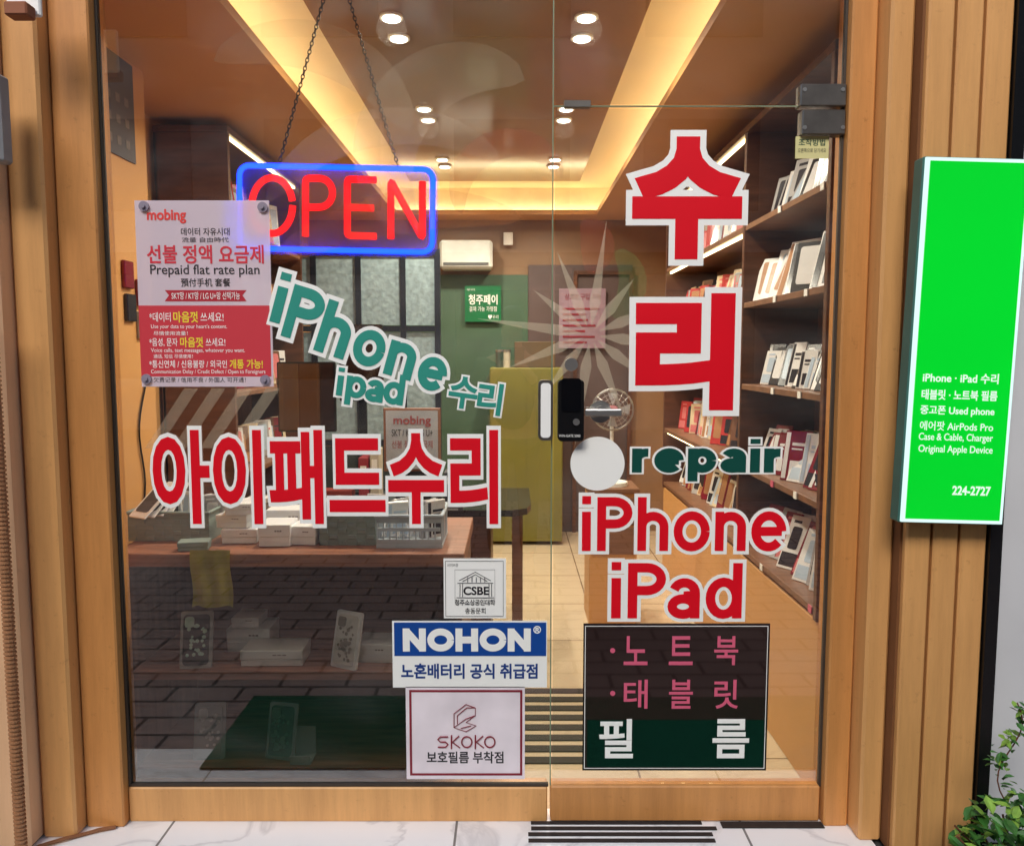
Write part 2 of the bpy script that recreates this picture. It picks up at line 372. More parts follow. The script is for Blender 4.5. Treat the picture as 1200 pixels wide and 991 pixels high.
quick("pane_edge",M_gedge,[(0.1198,0.1232,-0.005,0.006,0.114,2.679),(0.1236,0.978,-0.004,0.004,2.2055,2.2085)],sf)
quick("sealant_strip",mat("sealant",(60,50,42),0.6),[(-1.2165,-1.209,-0.008,0.008,0.114,2.68),(0.9725,0.9795,-0.008,0.008,0.114,2.68),(-1.21,0.115,-0.008,0.008,0.1135,0.121)],sf)

dr=empty("glass_door",(0.55,0,0),label="frameless glass door with orange bottom rail and grey patch hinge",category="door")
quick("door_pane",M_glass,[(0.128,0.970,0.0,0.0005,0.121,2.200)],dr)
quick("bottom_rail",M_frame2,[(0.1215,0.974,-0.018,0.035,0.004,0.120)],dr,bev=0.004)
quick("hinge",M_grey,[(F(935,115)[0],0.978,-0.022,0.02,F(0,127)[1],F(0,101)[1])],dr,bev=0.003)
quick("hinge",M_grey,[(F(937,145)[0],0.978,-0.022,0.02,F(0,160)[1],F(0,131)[1])],dr,bev=0.003)
b=B()
for px,py in ((945,108),(990,108),(945,152),(990,152)): cyl(b,(F(px,py)[0]*.985,-.0225,F(px,py)[1]),.006,.003,'Y',12)
obj("hinge_screw",b,M_steel,dr)
quick("edge_clip",M_grey,[(F(661,120)[0],F(692,120)[0],-0.012,0.012,F(0,127)[1],F(0,119)[1])],dr,bev=0.001)
lb=B(); prism(lb,rrect(F(668,480)[0],F(668,480)[1],0.078,0.185,0.012),-0.040,-0.003)
lock=obj("lock_body",lb,M_black,dr)
lb=B(); prism(lb,rrect(F(668,462)[0],F(668,462)[1],0.058,0.10,0.008),-0.043,-0.0405)
obj("keypad",lb,mat("lock_screen",(8,8,12),0.05),lock)
text("lettering","WIN-GATE 5000",655,509,680,512,M_white,y=-0.0412,parent=lock)
bm=B(); cyl(bm,(F(674,493)[0],-0.043,F(674,493)[1]),0.010,0.006,'Y')
obj("lock_button",bm,M_steel,lock)
lb=B(); prism(lb,rrect(F(639,480)[0],F(639,480)[1],0.044,0.183,0.014),-0.030,-0.003)
hd=obj("strike_plate",lb,M_grey,dr)
lb=B(); prism(lb,rrect(F(639,480)[0],F(639,480)[1],0.030,0.165,0.010),-0.033,-0.0305)
obj("plate_cover",lb,M_white,hd)
bm=B(); x0,z0=F(684,482); x1,_=F(726,482)
box(bm,x0,x1,-0.052,-0.040,z0-.011,z0+.011,bev=.004,seg=2); cyl(bm,(F(703,482)[0],-0.03,z0),0.019,0.022,'Y'); cyl(bm,(F(703,482)[0],-0.008,z0),0.034,0.008,'Y',28)
obj("lever_handle",bm,M_steel,dr,smooth=False)
bm=B(); cyl(bm,(F(669,427)[0],-0.012,F(669,427)[1]),0.020,0.016,'Y'); obj("bumper_disc",bm,M_steel,dr)

# ------------------------------------------------------------ exterior walls
bd=empty("shop_building",(0,0.2,0),label="orange tan clad shop building around the glass front",category="building")
quick("cladding",M_wallout,[(-1.60,-1.442,-0.16,0.1,0.0,3.2),(-1.78,-1.602,-0.19,0.1,0.0,3.2),(-5.0,-1.782,-0.17,0.1,0.0,3.2)],bd,bev=0.01)
bm=B()
for a,b in ((1.134,1.205),(1.213,1.284),(1.292,1.366)): box(bm,a,b,-0.17,-0.14,0.0,3.2,bev=0.005)
obj("slat_panel",bm,M_frame,bd)
quick("slat_backing",M_groove,[(1.1265,1.366,-0.149,0.1,0.0,3.2)],bd)
quick("corner_trim",M_black,[(1.370,1.405,-0.18,0.1,0.0,3.2)],bd)
quick("fascia",M_frame2,[(-5,5,-0.10,0.1,3.21,3.9)],bd)
quick("upper_wall",M_wallout,[(-5,5,-0.1,0.2,3.91,7.5)],bd)
nb=empty("neighbour_wall",(2.5,0,0),label="pale grey painted wall beside the shopfront",category="wall")
quick("wall",mat("pale_wall",(214,214,216),0.6,var=0.05,scale=3,bump=0.05),[(1.407,5.0,-0.12,0.1,0.0,3.2)],nb)

# interior shell
sh=empty("shop_interior",(0,2,0),label="warm tan shop room with stepped ceiling",category="room")
quick("side_wall",M_tan,[(-1.76,-1.66,0.101,4.3,0,3.0)],sh)
quick("side_wall",M_tan,[(1.36,1.46,0.101,4.3,0,3.0)],sh)
quick("corner_pier",M_tan,[(-1.659,-1.42,0.103,0.74,0.001,2.559)],sh)
quick("back_wall",mat("brown_back_wall",(150,116,84),0.5,var=0.08),[(-1.66,1.36,4.12,4.25,0,3.0)],sh)
quick("green_wall_panel",mat("green_wall",(72,98,76),0.5,var=0.1),[(-1.2,0.13,4.09,4.118,0,2.12)],sh)
quick("purple_wall_panel",mat("purple_wall",(94,76,74),0.5,var=0.1),[(0.133,0.98,4.09,4.118,0,2.2)],sh)
quick("door_trim",M_wood,[(0.50,0.53,4.06,4.088,0,2.15),(0.95,0.98,4.06,4.088,0,2.15),(0.531,0.949,4.06,4.088,2.12,2.15)],sh)
quick("ceiling",mat("ceiling_cream",(248,228,184),0.5,var=0.04,scale=2),[(-1.66,1.36,0.101,4.119,2.80,2.88)],sh)
quick("ceiling_panel",mat("ceiling_gloss",(160,122,90),0.14,var=0.06,scale=2),[(-0.78,0.52,0.20,3.75,2.790,2.799)],sh,bev=.003)
zs=2.56
quick("soffit",M_tan,[(-1.66,-0.90,0.102,4.118,zs,zs+0.035),(0.66,1.36,0.102,4.118,zs,zs+0.035),(-0.899,0.659,3.85,4.118,zs,zs+0.035),(-0.899,0.659,0.102,0.16,zs+0.125,zs+0.16)],sh)
quick("cove_riser",mat("cove_paint",(248,232,196),0.6),[(-1.16,-1.14,0.17,4.0,zs+0.036,2.799),(0.90,0.92,0.17,4.0,zs+0.036,2.799),(-1.13,0.89,4.04,4.06,zs+0.036,2.799)],sh)
quick("front_lintel",M_tan,[(-1.66,1.36,0.03,0.10,2.96,3.0)],sh)
M_cove=neon("cove_led",(1.0,0.84,0.54),12.0)
for b in [(-1.12,-1.085,0.2,3.9,zs+0.037,zs+0.049),(0.845,0.88,0.2,3.9,zs+0.037,zs+0.049),(-1.0,0.75,3.985,4.02,zs+0.037,zs+0.049)]:
    quick("led_strip",M_cove,[b],label="warm white led strip lying in the ceiling cove",category="light strip",group="led strips in the ceiling cove")
M_down=neon("downlight_glow",(1.0,0.94,0.83),9.0,sample=False)
def downlight(x,y,z,lamp,r=0.035,e=86):
    root=B(); cyl(root,(x,y,z-0.004),r*1.35,0.008,'Z'); o=obj("ceiling_downlight",root,mat("white_ring",(235,225,205),0.4),label="round recessed downlight glowing in the shop ceiling",category="ceiling light",group="recessed ceiling downlights")
    b=B(); cyl(b,(x,y,z-0.010),r,0.004,'Z'); obj("lamp_lens",b,M_down,o)
    if not lamp: return
    l=bpy.data.lights.new("lamp",'SPOT'); l.energy=e; l.spot_size=math.radians(158); l.spot_blend=0.8; l.color=(1,0.89,0.74); l.shadow_soft_size=0.06
    lo=bpy.data.objects.new("lamp",l); COL.objects.link(lo); lo.parent=o; lo.location=(0,0,-0.04)
for x in (-0.47,0.29):
    for y in (0.80,1.00,1.95,2.15,3.05,3.25): downlight(x,y,2.789,y in (0.80,2.15,3.25))

# ------------------------------------------------------------ bookcases
def bookcase(name,X0,X1,y0,y1,ztop,divs,shelves,base,label,led,fx):
    r=empty(name,((X0+X1)/2,(y0+y1)/2,0),label=label,category="bookcase")
    a,b=min(X0,X1),max(X0,X1)
    quick("top_panel",M_wood,[(a,b,y0,y1,ztop-0.03,ztop)],r,bev=0.002)
    for d in divs: quick("upright_panel",M_wood,[(a,b,d,d+0.028,base,ztop-0.031)],r,bev=0.002)
    w0=(b-0.012,b) if X1>X0 else (a,a+0.012)
    quick("back_panel",M_wood2,[(w0[0],w0[1],y0,y1,base,ztop-0.032)],r)
    segs=list(zip(divs[:-1],divs[1:]))
    for z in shelves:
        for s0,s1 in segs:
            aa,bb=(a+0.004,b-0.013) if X1>X0 else (a+0.013,b-0.004)
            quick("shelf",M_wood2,[(aa,bb,s0+0.029,s1-0.001,z-0.024,z)],r,bev=0.002)
    quick("base_panel",M_tan,[(a+0.01,b,y0,y1,0.001,base-0.001)],r,bev=0.003)
    for (s0,s1,z) in led:
        x=X0+0.02*(1 if X1>X0 else -1)
        quick("led_strip",M_ledw,[(min(x,x+fx),max(x,x+fx),s0,s1,z-0.036,z-0.0245)],r)
    return r
shR=[0.64,0.995,1.35,1.70,2.03]
bookcase("bookcase",1.0,1.34,0.13,2.80,2.45,[0.13,1.05,2.77],shR,0.60,"dark walnut wall bookcase packed with phone accessories and lit shelves",
         [(1.09,2.75,z) for z in (0.995,1.35,1.70,2.03)]+[(1.09,2.75,2.445)],0.012)
shL=[0.9,1.3,1.7,2.08]
bookcase("bookcase",-1.30,-1.64,1.30,2.55,2.52,[1.30,2.52],shL,0.6,"walnut wall bookcase with one warm lit shelf of boxes",
         [(1.34,2.5,2.515)],-0.012)

PK=[("white_card",(238,236,234)),("grey_card",(178,176,176)),("brown_card",(120,82,62)),("maroon_card",(130,28,44)),("black_card",(36,34,40)),("cream_card",(226,206,172)),("red_card",(190,60,60))]
PM=[mat(n,c,0.25,var=0.03) for n,c in PK]
PR=[mat("print_white",(240,240,240),0.2),mat("print_charcoal",(48,46,54),0.2),mat("print_tan",(180,130,90),0.3),mat("print_pale_blue",(190,208,226),0.2),mat("print_rose",(215,120,120),0.3)]
_pk={}
def package(x,y,z,w,h,t,ci,pi,lean,yaw,label,group,name="accessory_package",v=0):
    k=(w,h,t,ci,pi,v)
    if k not in _pk:
        b=B(); box(b,-w/2,w/2,-t/2,t/2,0,h,bev=0.002); me=bpy.data.meshes.new("package"); bmesh.ops.recalc_face_normals(b,faces=b.faces[:]); b.to_mesh(me); b.free(); me.materials.append(PM[ci])
        b=B(); ff=-t/2
        if v==0:
            prism(b,rrect(0,h*0.54,w*0.74,h*0.74,0.01,3),ff-0.0016,ff-0.0004); cyl(b,(w*0.2,ff-0.002,h*0.80),w*0.10,0.003,'Y',10)
        elif v==1:
            box(b,-w*.42,w*.42,ff-.0014,ff-.0004,h*.05,h*.30); box(b,-w*.3,w*.1,ff-.0014,ff-.0004,h*.86,h*.91); prism(b,rrect(0,h*.58,w*.5,h*.42,.008,3),ff-.0016,ff-.0004)
        else:
            box(b,-w*.46,-w*.30,ff-.0014,ff-.0004,h*.04,h*.96); box(b,-w*.2,w*.38,ff-.0014,ff-.0004,h*.7,h*.76); box(b,-w*.2,w*.2,ff-.0014,ff-.0004,h*.62,h*.65); box(b,-w*.2,w*.38,ff-.0014,ff-.0004,h*.1,h*.4)
        m2=bpy.data.meshes.new("panel"); bmesh.ops.recalc_face_normals(b,faces=b.faces[:]); b.to_mesh(m2); b.free(); m2.materials.append(PR[pi]); _pk[k]=(me,m2)
    me,m2=_pk[k]
    o=bpy.data.objects.new(name,me); COL.objects.link(o)
    o.matrix_basis=Matrix.Translation((x,y,z))@Matrix.Rotation(yaw,4,'Z')@Matrix.Rotation(-lean,4,'X'); setp(o,label=label,category="package",group=group)
    c=bpy.data.objects.new("printed_panel",m2); COL.objects.link(c); c.parent=o
    return o
gl="packages on the wall bookcase"
names={0:"white",1:"grey",2:"brown",3:"maroon",4:"black",5:"cream",6:"red"}
for ri,z in enumerate(shR):
    y=0.19
    style=[(3,4,.11,.22),(3,0,.105,.21),(4,0,.085,.18),(0,2,.16,.24),(1,1,.14,.24)][ri]
    while y<0.99:
        ci,pi,w_,h_=style
        if random.random()<0.6: ci=random.choice([0,1,4,0,1,3 if ri<2 else 4]); pi=random.choice([0,1,3])
        if ci==0 and pi==0: pi=1
        package(1.085+random.uniform(-.015,.03),y,z+0.001,w_*random.choice([1,.9,.8]),h_*random.choice([1,.93,.82]),0.007,ci,pi,math.radians(random.uniform(15,30)),math.radians(-90+random.uniform(14,46)),
                "%s phone accessory package leaning on the walnut shelf"%names[ci],gl,v=random.choice([0,0,1,2]))
        y+=random.uniform(0.036,0.058) if ri in(1,2) else random.uniform(0.05,0.085)
    y=1.12
    while y<2.72:
        ci=random.choice([0,5,1,2,6,0,3,5]); pi=random.choice([1,2,3,4])
        package(1.13+random.uniform(-.02,.02),y,z+0.001,0.11,random.choice([0.2,0.22,0.18]),0.010,ci,pi,math.radians(random.uniform(6,22)),math.radians(-90+random.uniform(0,50)),
                "%s package under a warm light strip on the shelf"%names[ci],gl,v=random.choice([0,1,2]))
        y+=random.uniform(0.05,0.085)
for z in shL:
    y=1.40
    while y<2.45:
        ci=random.choice([0,5,1,2,6,3,5]); pi=random.choice([1,2,3,4])
        package(-1.42,y,z+0.001,0.10,random.choice([0.25,0.28,0.22]) if z>2 else .2,0.018,ci,pi,math.radians(random.uniform(4,14)),math.radians(90-random.uniform(5,40)),
                "%s package standing on a walnut shelf by the side wall"%names[ci],"packages on the small wall bookcase",v=random.choice([0,1,2]))
        y+=random.uniform(0.07,0.1)
for z in shR:
    for k in range(2):
        y=.24+k*.4+random.uniform(-.08,.1)
        quick("price_tag",M_white if random.random()<.7 else M_pink,[(.9985,1.0025,y,y+.03,z-.024,z+.000)],label="small paper price tag clipped to a walnut shelf edge",category="price tag",group="price tags on shelf edges")

pw=empty("wall_poster",(-1.417,0.5,2.2),label="dark product poster with small pale squares on tan wall",category="poster")
quick("poster_sheet",mat("dark_poster",(74,74,84),0.4),[(-1.4192,-1.414,0.34,0.64,2.19,2.545)],pw)
quick("printed_squares",mat("poster_print",(120,112,110),0.5),[(-1.4135,-1.4128,0.37+i*0.065,0.40+i*0.065,2.23+j*0.075,2.26+j*0.075) for i in range(4) for j in range(3)],pw)

# ------------------------------------------------------------ back of the shop
pt=empty("office_partition",(-1.05,2.6,0),label="dark framed partition with frosted glass panes",category="partition")
xa,xb=-1.655,-0.45; zt=2.13
M_navyf=mat("partition_frame",(28,34,46),0.4)
bm=B()
for x in (xa,-1.26,-0.98,-0.70,xb-0.035): box(bm,x,x+0.035,2.58,2.62,0.001,zt)
for z in (0.9,1.62,zt-0.04): 
    for a,b in ((xa+.036,-1.261),(-1.224,-.981),(-.944,-.701),(-.664,xb-.036)): box(bm,a,b,2.582,2.618,z,z+0.035)
obj("frame",bm,M_navyf,pt)
m=mat("frosted_pane",(150,170,176),0.5,var=0.25,scale=30,bump=0.4)
quick("frosted_pane",m,[(xa+.036,xb-.036,2.596,2.604,0.94,1.615),(xa+.036,xb-.036,2.596,2.604,1.66,zt-.045)],pt)
quick("lower_panel",mat("partition_lower",(52,62,62),0.6),[(xa+.036,xb-.036,2.59,2.61,0.002,0.895)],pt)

x0,z0=F(515,315,3.9); x1,z1=F(577,281,3.9)
ac=empty("air_conditioner",((x0+x1)/2,4.0,z0),label="white wall mounted air conditioner high on back wall",category="air conditioner")
quick("housing",mat("ac_white",(212,212,206),0.35),[(x0,x1,3.90,4.085,z0,z1)],ac,bev=0.02)
quick("air_vent",mat("vent_grey",(90,90,90),.5),[(x0+0.03,x1-0.03,3.893,3.899,z0+0.03,z0+0.05)],ac)
quick("wall_thermostat",M_white,[(F(590,275,4.05)[0],F(601,275,4.05)[0],4.06,4.088,F(0,287,4.05)[1],F(0,272,4.05)[1])],bev=0.004,label="small white box mounted high on the back wall",category="wall box")
yy=4.05
gs=B(); xg0,zg0=F(545,377,yy); xg1,zg1=F(587,335,yy); box(gs,xg0,xg1,yy,yy+0.01,zg0,zg1)
gsn=obj("payment_sign",gs,mat("sign_green",(10,110,62),0.4),label="small square green sign with white Korean lettering",category="sign")
text("lettering","청주페이",549,345,583,357,M_white,y=yy-0.004,parent=gsn,bev=0.02)
text("lettering","결제 가능 가맹점",550,359,582,365,M_white,y=yy-0.004,parent=gsn)
text("lettering","우리",547,338,556,341,M_white,y=yy-0.004,parent=gsn)
text("lettering","♥우리",572,369,584,374,M_white,y=yy-0.004,parent=gsn)
xg0,zg0=F(655,408,yy); xg1,zg1=F(710,338,yy)
gs=B(); box(gs,xg0,xg1,yy,yy+0.01,zg0,zg1)
pn=obj("wall_notice",gs,mat("notice_pink",(150,124,138),0.5),label="pale pink notice sheet on the purple back wall",category="notice")
text("lettering","상호명 구입 가능",662,344,704,351,M_maroon,y=yy-0.004,parent=pn)
quick("printed_lines",M_maroon,[(xg0+.03,xg0+.03+random.uniform(.18,.30),yy-0.003,yy-0.001,zg0+.04+i*.045,zg0+.055+i*.045) for i in range(7)],pn)
yc=3.62
cb=empty("olive_reflection",(0.1,yc+0.2,0),label="olive yellow block painting a soft reflection, against back wall",category="painted reflection")
xa_,_=F(574,500,yc); xb_,zt_=F(660,431,yc)
M_yg=mat("olive_reflection_tone",(122,116,44),0.6,var=0.25,scale=1.5)  # soft olive reflection in the glass, painted as a solid block
quick("reflection_block",M_yg,[(xa_,xb_,yc,4.08,0.03,zt_)],cb,bev=0.006)
quick("reflection_front",M_yg,[(xa_+.01,(xa_+xb_)/2-.002,yc-.004,yc-.001,0.06,zt_-.03),((xa_+xb_)/2+.002,xb_-.01,yc-.004,yc-.001,0.06,zt_-.03)],cb)
quick("cardboard_carton",mat("carton_brown",(100,80,56),0.7),[(F(603,400,3.8)[0],F(650,400,3.8)[0],3.7,3.95,zt_+0.001,zt_+0.2)],bev=0.004,label="brown cardboard carton on top of the olive reflection block",category="carton")
for i,(px,c,lab) in enumerate([(585,(60,80,70),"dark green tin on top of the olive reflection block"),(594,(200,190,170),"cream jar standing on top of olive reflection block")]):
    b=B(); X,_=F(px,420,3.75); cyl(b,(X,3.75,zt_+.001+.06),.028,.12,'Z',18); t_=obj("storage_jar",b,mat("jar%d"%i,c,.4),label=lab,category="jar")
    b=B(); cyl(b,(X,3.75,zt_+.13),.03,.016,'Z',18); obj("lid",b,M_steel,t_)

# desk
dk=empty("service_desk",(-0.4,1.5,0),label="service desk with dark glossy top and wooden legs",category="desk")
dz=0.74
b=B(); prism(b,[(-1.2,1.15),(0.0,1.15),(0.07,1.20),(0.09,1.30),(0.09,1.75),(-1.2,1.75)],dz,dz+0.03)
for v in b.verts: v.co=Vector((v.co.x,v.co.z,v.co.y))
obj("desk_top",b,mat("glossy_dark_top",(40,36,36),0.06),dk)
quick("leg",M_wood2,[(0.0,0.05,1.22,1.27,0.001,dz-.001)],dk)
quick("leg",M_wood2,[(0.0,0.05,1.65,1.70,0.001,dz-.001)],dk)
quick("side_cabinet",M_wood,[(-1.15,-0.10,1.25,1.70,0.001,dz-.002)],dk,bev=0.004)
def monitor(px0,px1,py0,py1,y,z,label):
    a,zb__=F(px0,py1,y); c,zt__=F(px1,py0,y); cx=(a+c)/2
    r=empty("computer_monitor",(cx,y,z),label=label,category="monitor")
    quick("screen_shell",M_black,[(a,c,y,y+0.03,zb__,zt__)],r,bev=0.005)
    quick("screen",mat("screen_gloss",(52,34,28),0.02,spec=1.0,coat=1.0),[(a+.008,c-.008,y-0.002,y-0.0005,zb__+.008,zt__-.008)],r)
    quick("stand",M_black,[(cx-.02,cx+.02,y+.031,y+.05,z+.0065,zb__+.06),(cx-.08,cx+.08,y-.04,y+.09,z+.0005,z+.006)],r)
monitor(326,392,424,506,1.30,dz+0.0305,"glossy dark brown monitor standing on the service desk")
monitor(398,448,380,470,1.62,dz+0.0305,"black computer monitor near partition on the service desk")
fx0,fz0=F(450,552,1.25); fx1,fz1=F(516,478,1.25)
fs=empty("counter_sign",((fx0+fx1)/2,1.25,dz+.03),label="brown framed mobile plan sign standing on the desk",category="sign")
quick("frame",mat("orange_frame",(150,104,80),0.4),[(fx0,fx1,1.25,1.265,fz0,fz1)],fs,bev=.003)
quick("sheet",mat("sheet_grey",(180,186,192),.5),[(fx0+.012,fx1-.012,1.246,1.249,fz0+.012,fz1-.012)],fs)
quick("support",M_black,[(fx0+.05,fx1-.05,1.266,1.29,dz+.031,fz0+.06)],fs)
M_fade=mat("faded_red",(170,84,84),.5)
text("lettering","mobing",461,487,505,500,M_fade,y=1.244,parent=fs,bev=0.02)
text("lettering","SKT / KT / LG U+",459,503,507,511,M_dark,y=1.244,parent=fs)
text("lettering","선불 정액 요금제",459,516,507,525,M_fade,y=1.244,parent=fs)
for i,(px,wd,dp,c,lab) in enumerate([(415,.30,.16,(232,205,70),"yellow paper pad lying on the desk"),(320,.2,.15,(240,238,230),"white paper sheets stacked on the desk"),(395,.18,.14,(150,60,50),"red booklet lying on the desk")]):
    X,_=F(px,585,1.3+.12*i)
    quick("paper_stack",mat("paper%d"%i,c,0.7),[(X-wd/2,X+wd/2,1.17+.15*i,1.17+.15*i+dp*.6,dz+.031,dz+.045+.01*i)],bev=.002,label=lab,category="paper")
for (px,y,w_,h_,c,lab) in [(425,1.45,.05,.2,(160,50,60),"red box file standing on the desk"),(438,1.45,.045,.24,(206,196,176),"cream box file standing on the desk"),(530,1.5,.09,.12,(70,70,78),"small dark card reader box on the desk")]:
    X,_=F(px,500,y); r=empty("box_file",(X,y,dz+.031),label=lab,category="box")
    quick("box_body",mat("file_%d"%c[0],c,.6),[(X-w_/2,X+w_/2,y,y+.12,dz+.031,dz+.031+h_)],r,bev=.003)
    quick("spine_label",M_white,[(X-w_*.3,X+w_*.3,y-.0012,y-.0002,dz+.031+h_*.5,dz+.031+h_*.8)],r)
for i,(yq,zq,k) in enumerate([(.50,1.72,3),(.51,1.60,4),(.60,1.66,3),(.60,1.54,1)]):
    quick("hanging_packet",PM[k],[(-1.4195,-1.405,yq,yq+0.07,zq,zq+.1)],bev=.003,label="small %s accessory packet hanging on the tan pier"%names[k],category="packet",group="packets hanging on the side wall")
bm=B(); tube(bm,[(-1.414,0.56+0.03*math.sin(t*0.6)+t*.006,0.85+t*0.045) for t in range(14)],0.004,6)
obj("wall_cable",bm,M_black,label="thin black cable running down the tan side wall",category="cable")
fnX,fnZ=F(718,480,1.9)
fn=empty("desk_fan",(fnX,1.9,fnZ-.42),label="small round desk fan on a thin stand near door",category="fan")
b=B()
for k in range(5):
    r=0.02+0.022*k
    tube(b,[(fnX+r*math.cos(a*math.pi/14),1.86+.03*(r/.11)**2,fnZ+r*math.sin(a*math.pi/14)) for a in range(28)],0.0015,5,True)
for k in range(18):
    a=k*math.pi/9; tube(b,[(fnX+r*math.cos(a),1.86+.03*(r/.11)**2,fnZ+r*math.sin(a)) for r in (.02,.06,.112)],.0012,5)
tube(b,[(fnX+.112*math.cos(a*math.pi/14),1.9,fnZ+.112*math.sin(a*math.pi/14)) for a in range(28)],0.005,6,True)
obj("guard",b,M_steel,fn)
b=B()
for k in range(4):
    a=k*math.pi/2
    prism(b,[(fnX+.02*math.cos(a),fnZ+.02*math.sin(a)),(fnX+.095*math.cos(a-.3),fnZ+.095*math.sin(a-.3)),(fnX+.1*math.cos(a+.3),fnZ+.1*math.sin(a+.3))],1.895+.004*k,1.898+.004*k)
obj("blades",b,mat("fan_blade",(190,190,195),0.4),fn)
b=B(); cyl(b,(fnX,1.88,fnZ),.025,.05,'Y'); obj("hub",b,mat("fan_pink",(214,130,140),.4),fn)
b=B(); tube(b,[(fnX,1.93,fnZ),(fnX,1.93,fnZ-.40)],.01); cyl(b,(fnX,1.93,fnZ-.41),.09,.02)
obj("stand",b,M_white,fn)
st=empty("side_table",(fnX,1.95,0),label="small brown cabinet under the desk fan",category="cabinet")
zt2=fnZ-.421
quick("cabinet_top",M_wood2,[(fnX-.14,fnX+.14,1.8,2.1,zt2-.025,zt2)],st,bev=.003)
quick("cabinet_body",M_tan,[(fnX-.13,fnX+.13,1.815,2.09,0.001,zt2-.026)],st,bev=.003)
quick("drawer",M_wood2,[(fnX-.12,fnX+.12,1.806,1.814,zt2-.20,zt2-.05),(fnX-.12,fnX+.12,1.806,1.814,zt2-.36,zt2-.215)],st,bev=.002)

# ------------------------------------------------------------ display cabinet in the window
dc=empty("display_cabinet",(-0.75,0.4,0),label="dark walnut display cabinet with open shelves behind window",category="display cabinet")
X0,X1,Y0,Y1=-1.30,-0.165,0.14,0.70
M_cab=mat("cabinet_walnut",(156,104,78),0.4,var=0.3,scale=5,stretch=(1,8,8))
M_cabd=mat("cabinet_walnut_dark",(120,82,64),0.4,var=0.3,scale=5,stretch=(8,8,1))
quick("top_board",M_cab,[(X0-.02,X1+.01,Y0-.01,Y1+.01,0.785,0.83)],dc,bev=.003)
quick("side_panel",M_cabd,[(X0,X0+.03,Y0,Y1,0.001,0.784)],dc)
quick("side_panel",M_cabd,[(X1-.03,X1,Y0,Y1,0.001,0.784)],dc)
quick("shelf",M_cab,[(X0+.031,X1-.031,Y0+.01,Y1-.02,0.395,0.425)],dc,bev=.002)
quick("base_board",M_cab,[(X0+.031,X1-.031,Y0+.01,Y1-.02,0.03,0.09)],dc,bev=.002)
quick("back_panel",mat("cabinet_back",(112,80,64),0.5,var=.15),[(X0+.031,X1-.031,Y1-.019,Y1-.005,0.03,0.784)],dc)
zt=0.831
def basket(px0,px1,y,depth,h,m,label,bars=False):
    a=F(px0,620,y)[0]; b_=F(px1,620,y)[0]; r=empty("storage_basket",((a+b_)/2,y+depth/2,zt),label=label,category="basket")
    b=B(); t=.006
    if bars:
        n=int((b_-a)/.022)
        for i in range(n+1):
            x=a+(b_-a-.004)*i/n; box(b,x,x+.004,y,y+t,zt+.030,zt+h-.030); box(b,x,x+.004,y+depth-t,y+depth,zt+.012,zt+h-.012)
        box(b,a,b_,y+.0002,y+t-.0002,zt+.0118,zt+.0299); box(b,a,b_,y+.0002,y+t-.0002,zt+h-.0299,zt+h-.0118)
        n2=int(depth/.022)
        for i in range(1,n2):
            yy_=y+depth*i/n2; box(b,a,a+t,yy_,yy_+.004,zt+.012,zt+h-.012); box(b,b_-t,b_,yy_,yy_+.004,zt+.012,zt+h-.012)
        box(b,a-.001,b_+.001,y-.001,y+depth+.001,zt,zt+.0115)
        box(b,a+t,b_-t,y-.001,y+t-.001,zt+h*.5,zt+h*.5+.012)
    else:
        box(b,a,b_,y,y+t,zt,zt+h-.01); box(b,a,b_,y+depth-t,y+depth,zt,zt+h-.01); box(b,a,a+t,y+t,y+depth-t,zt,zt+h-.01); box(b,b_-t,b_,y+t,y+depth-t,zt,zt+h-.01); box(b,a+t,b_-t,y+t,y+depth-t,zt,zt+t)
        rows=int(h/.02)
        for j in range(rows):
            n=int((b_-a)/.03)
            for i in range(n):
                if (i+j)%2==0:
                    x=a+(b_-a)*i/n; box(b,x+.002,x+(b_-a)/n-.002,y-.004,y-.0002,zt+j*.02+.002,zt+j*.02+.017,bev=.0015)
    obj("basket_body",b,m,r)
    b=B(); box(b,a-.006,b_+.006,y-.008,y+.004,zt+h-.011,zt+h,bev=.003); box(b,a-.006,b_+.006,y+depth-.004,y+depth+.008,zt+h-.011,zt+h,bev=.003)
    box(b,a-.006,a+.006,y+.005,y+depth-.005,zt+h-.0105,zt+h,bev=.003); box(b,b_-.006,b_+.006,y+.005,y+depth-.005,zt+h-.0105,zt+h,bev=.003)
    obj("rim",b,m,r); return (a,b_,y,depth,h)
M_bg=mat("grey_weave",(134,150,144),0.6); M_bw=mat("white_plastic",(240,242,246),0.4)
K=[]
K.append(basket(150,245,.30,.20,.105,M_bg,"grey woven basket of accessories on the cabinet top"))
K.append(basket(374,440,.24,.22,.125,M_bg,"grey woven plastic basket holding packets on the cabinet"))
K.append(basket(441,518,.20,.22,.115,mat("grey_white_plastic",(186,198,208),0.4),"pale grey plastic slatted basket filled with small packets",bars=True))
for (a,b_,y,dp,h) in K:
    for i in range(8):
        ci=random.choice([0,1,0,0]); X=a+.03+(b_-a-.06)*i/7
        package(X,y+dp*random.uniform(.3,.7),zt+.02,.075,.13,.014,ci,random.choice([1,3,0,2]) if ci else random.choice([1,3]),math.radians(random.uniform(-15,40)),math.radians(random.uniform(-60,60)),
          "%s accessory packet lying in a storage basket"%names[ci],"packets in the storage baskets",v=random.choice([0,1,2]))
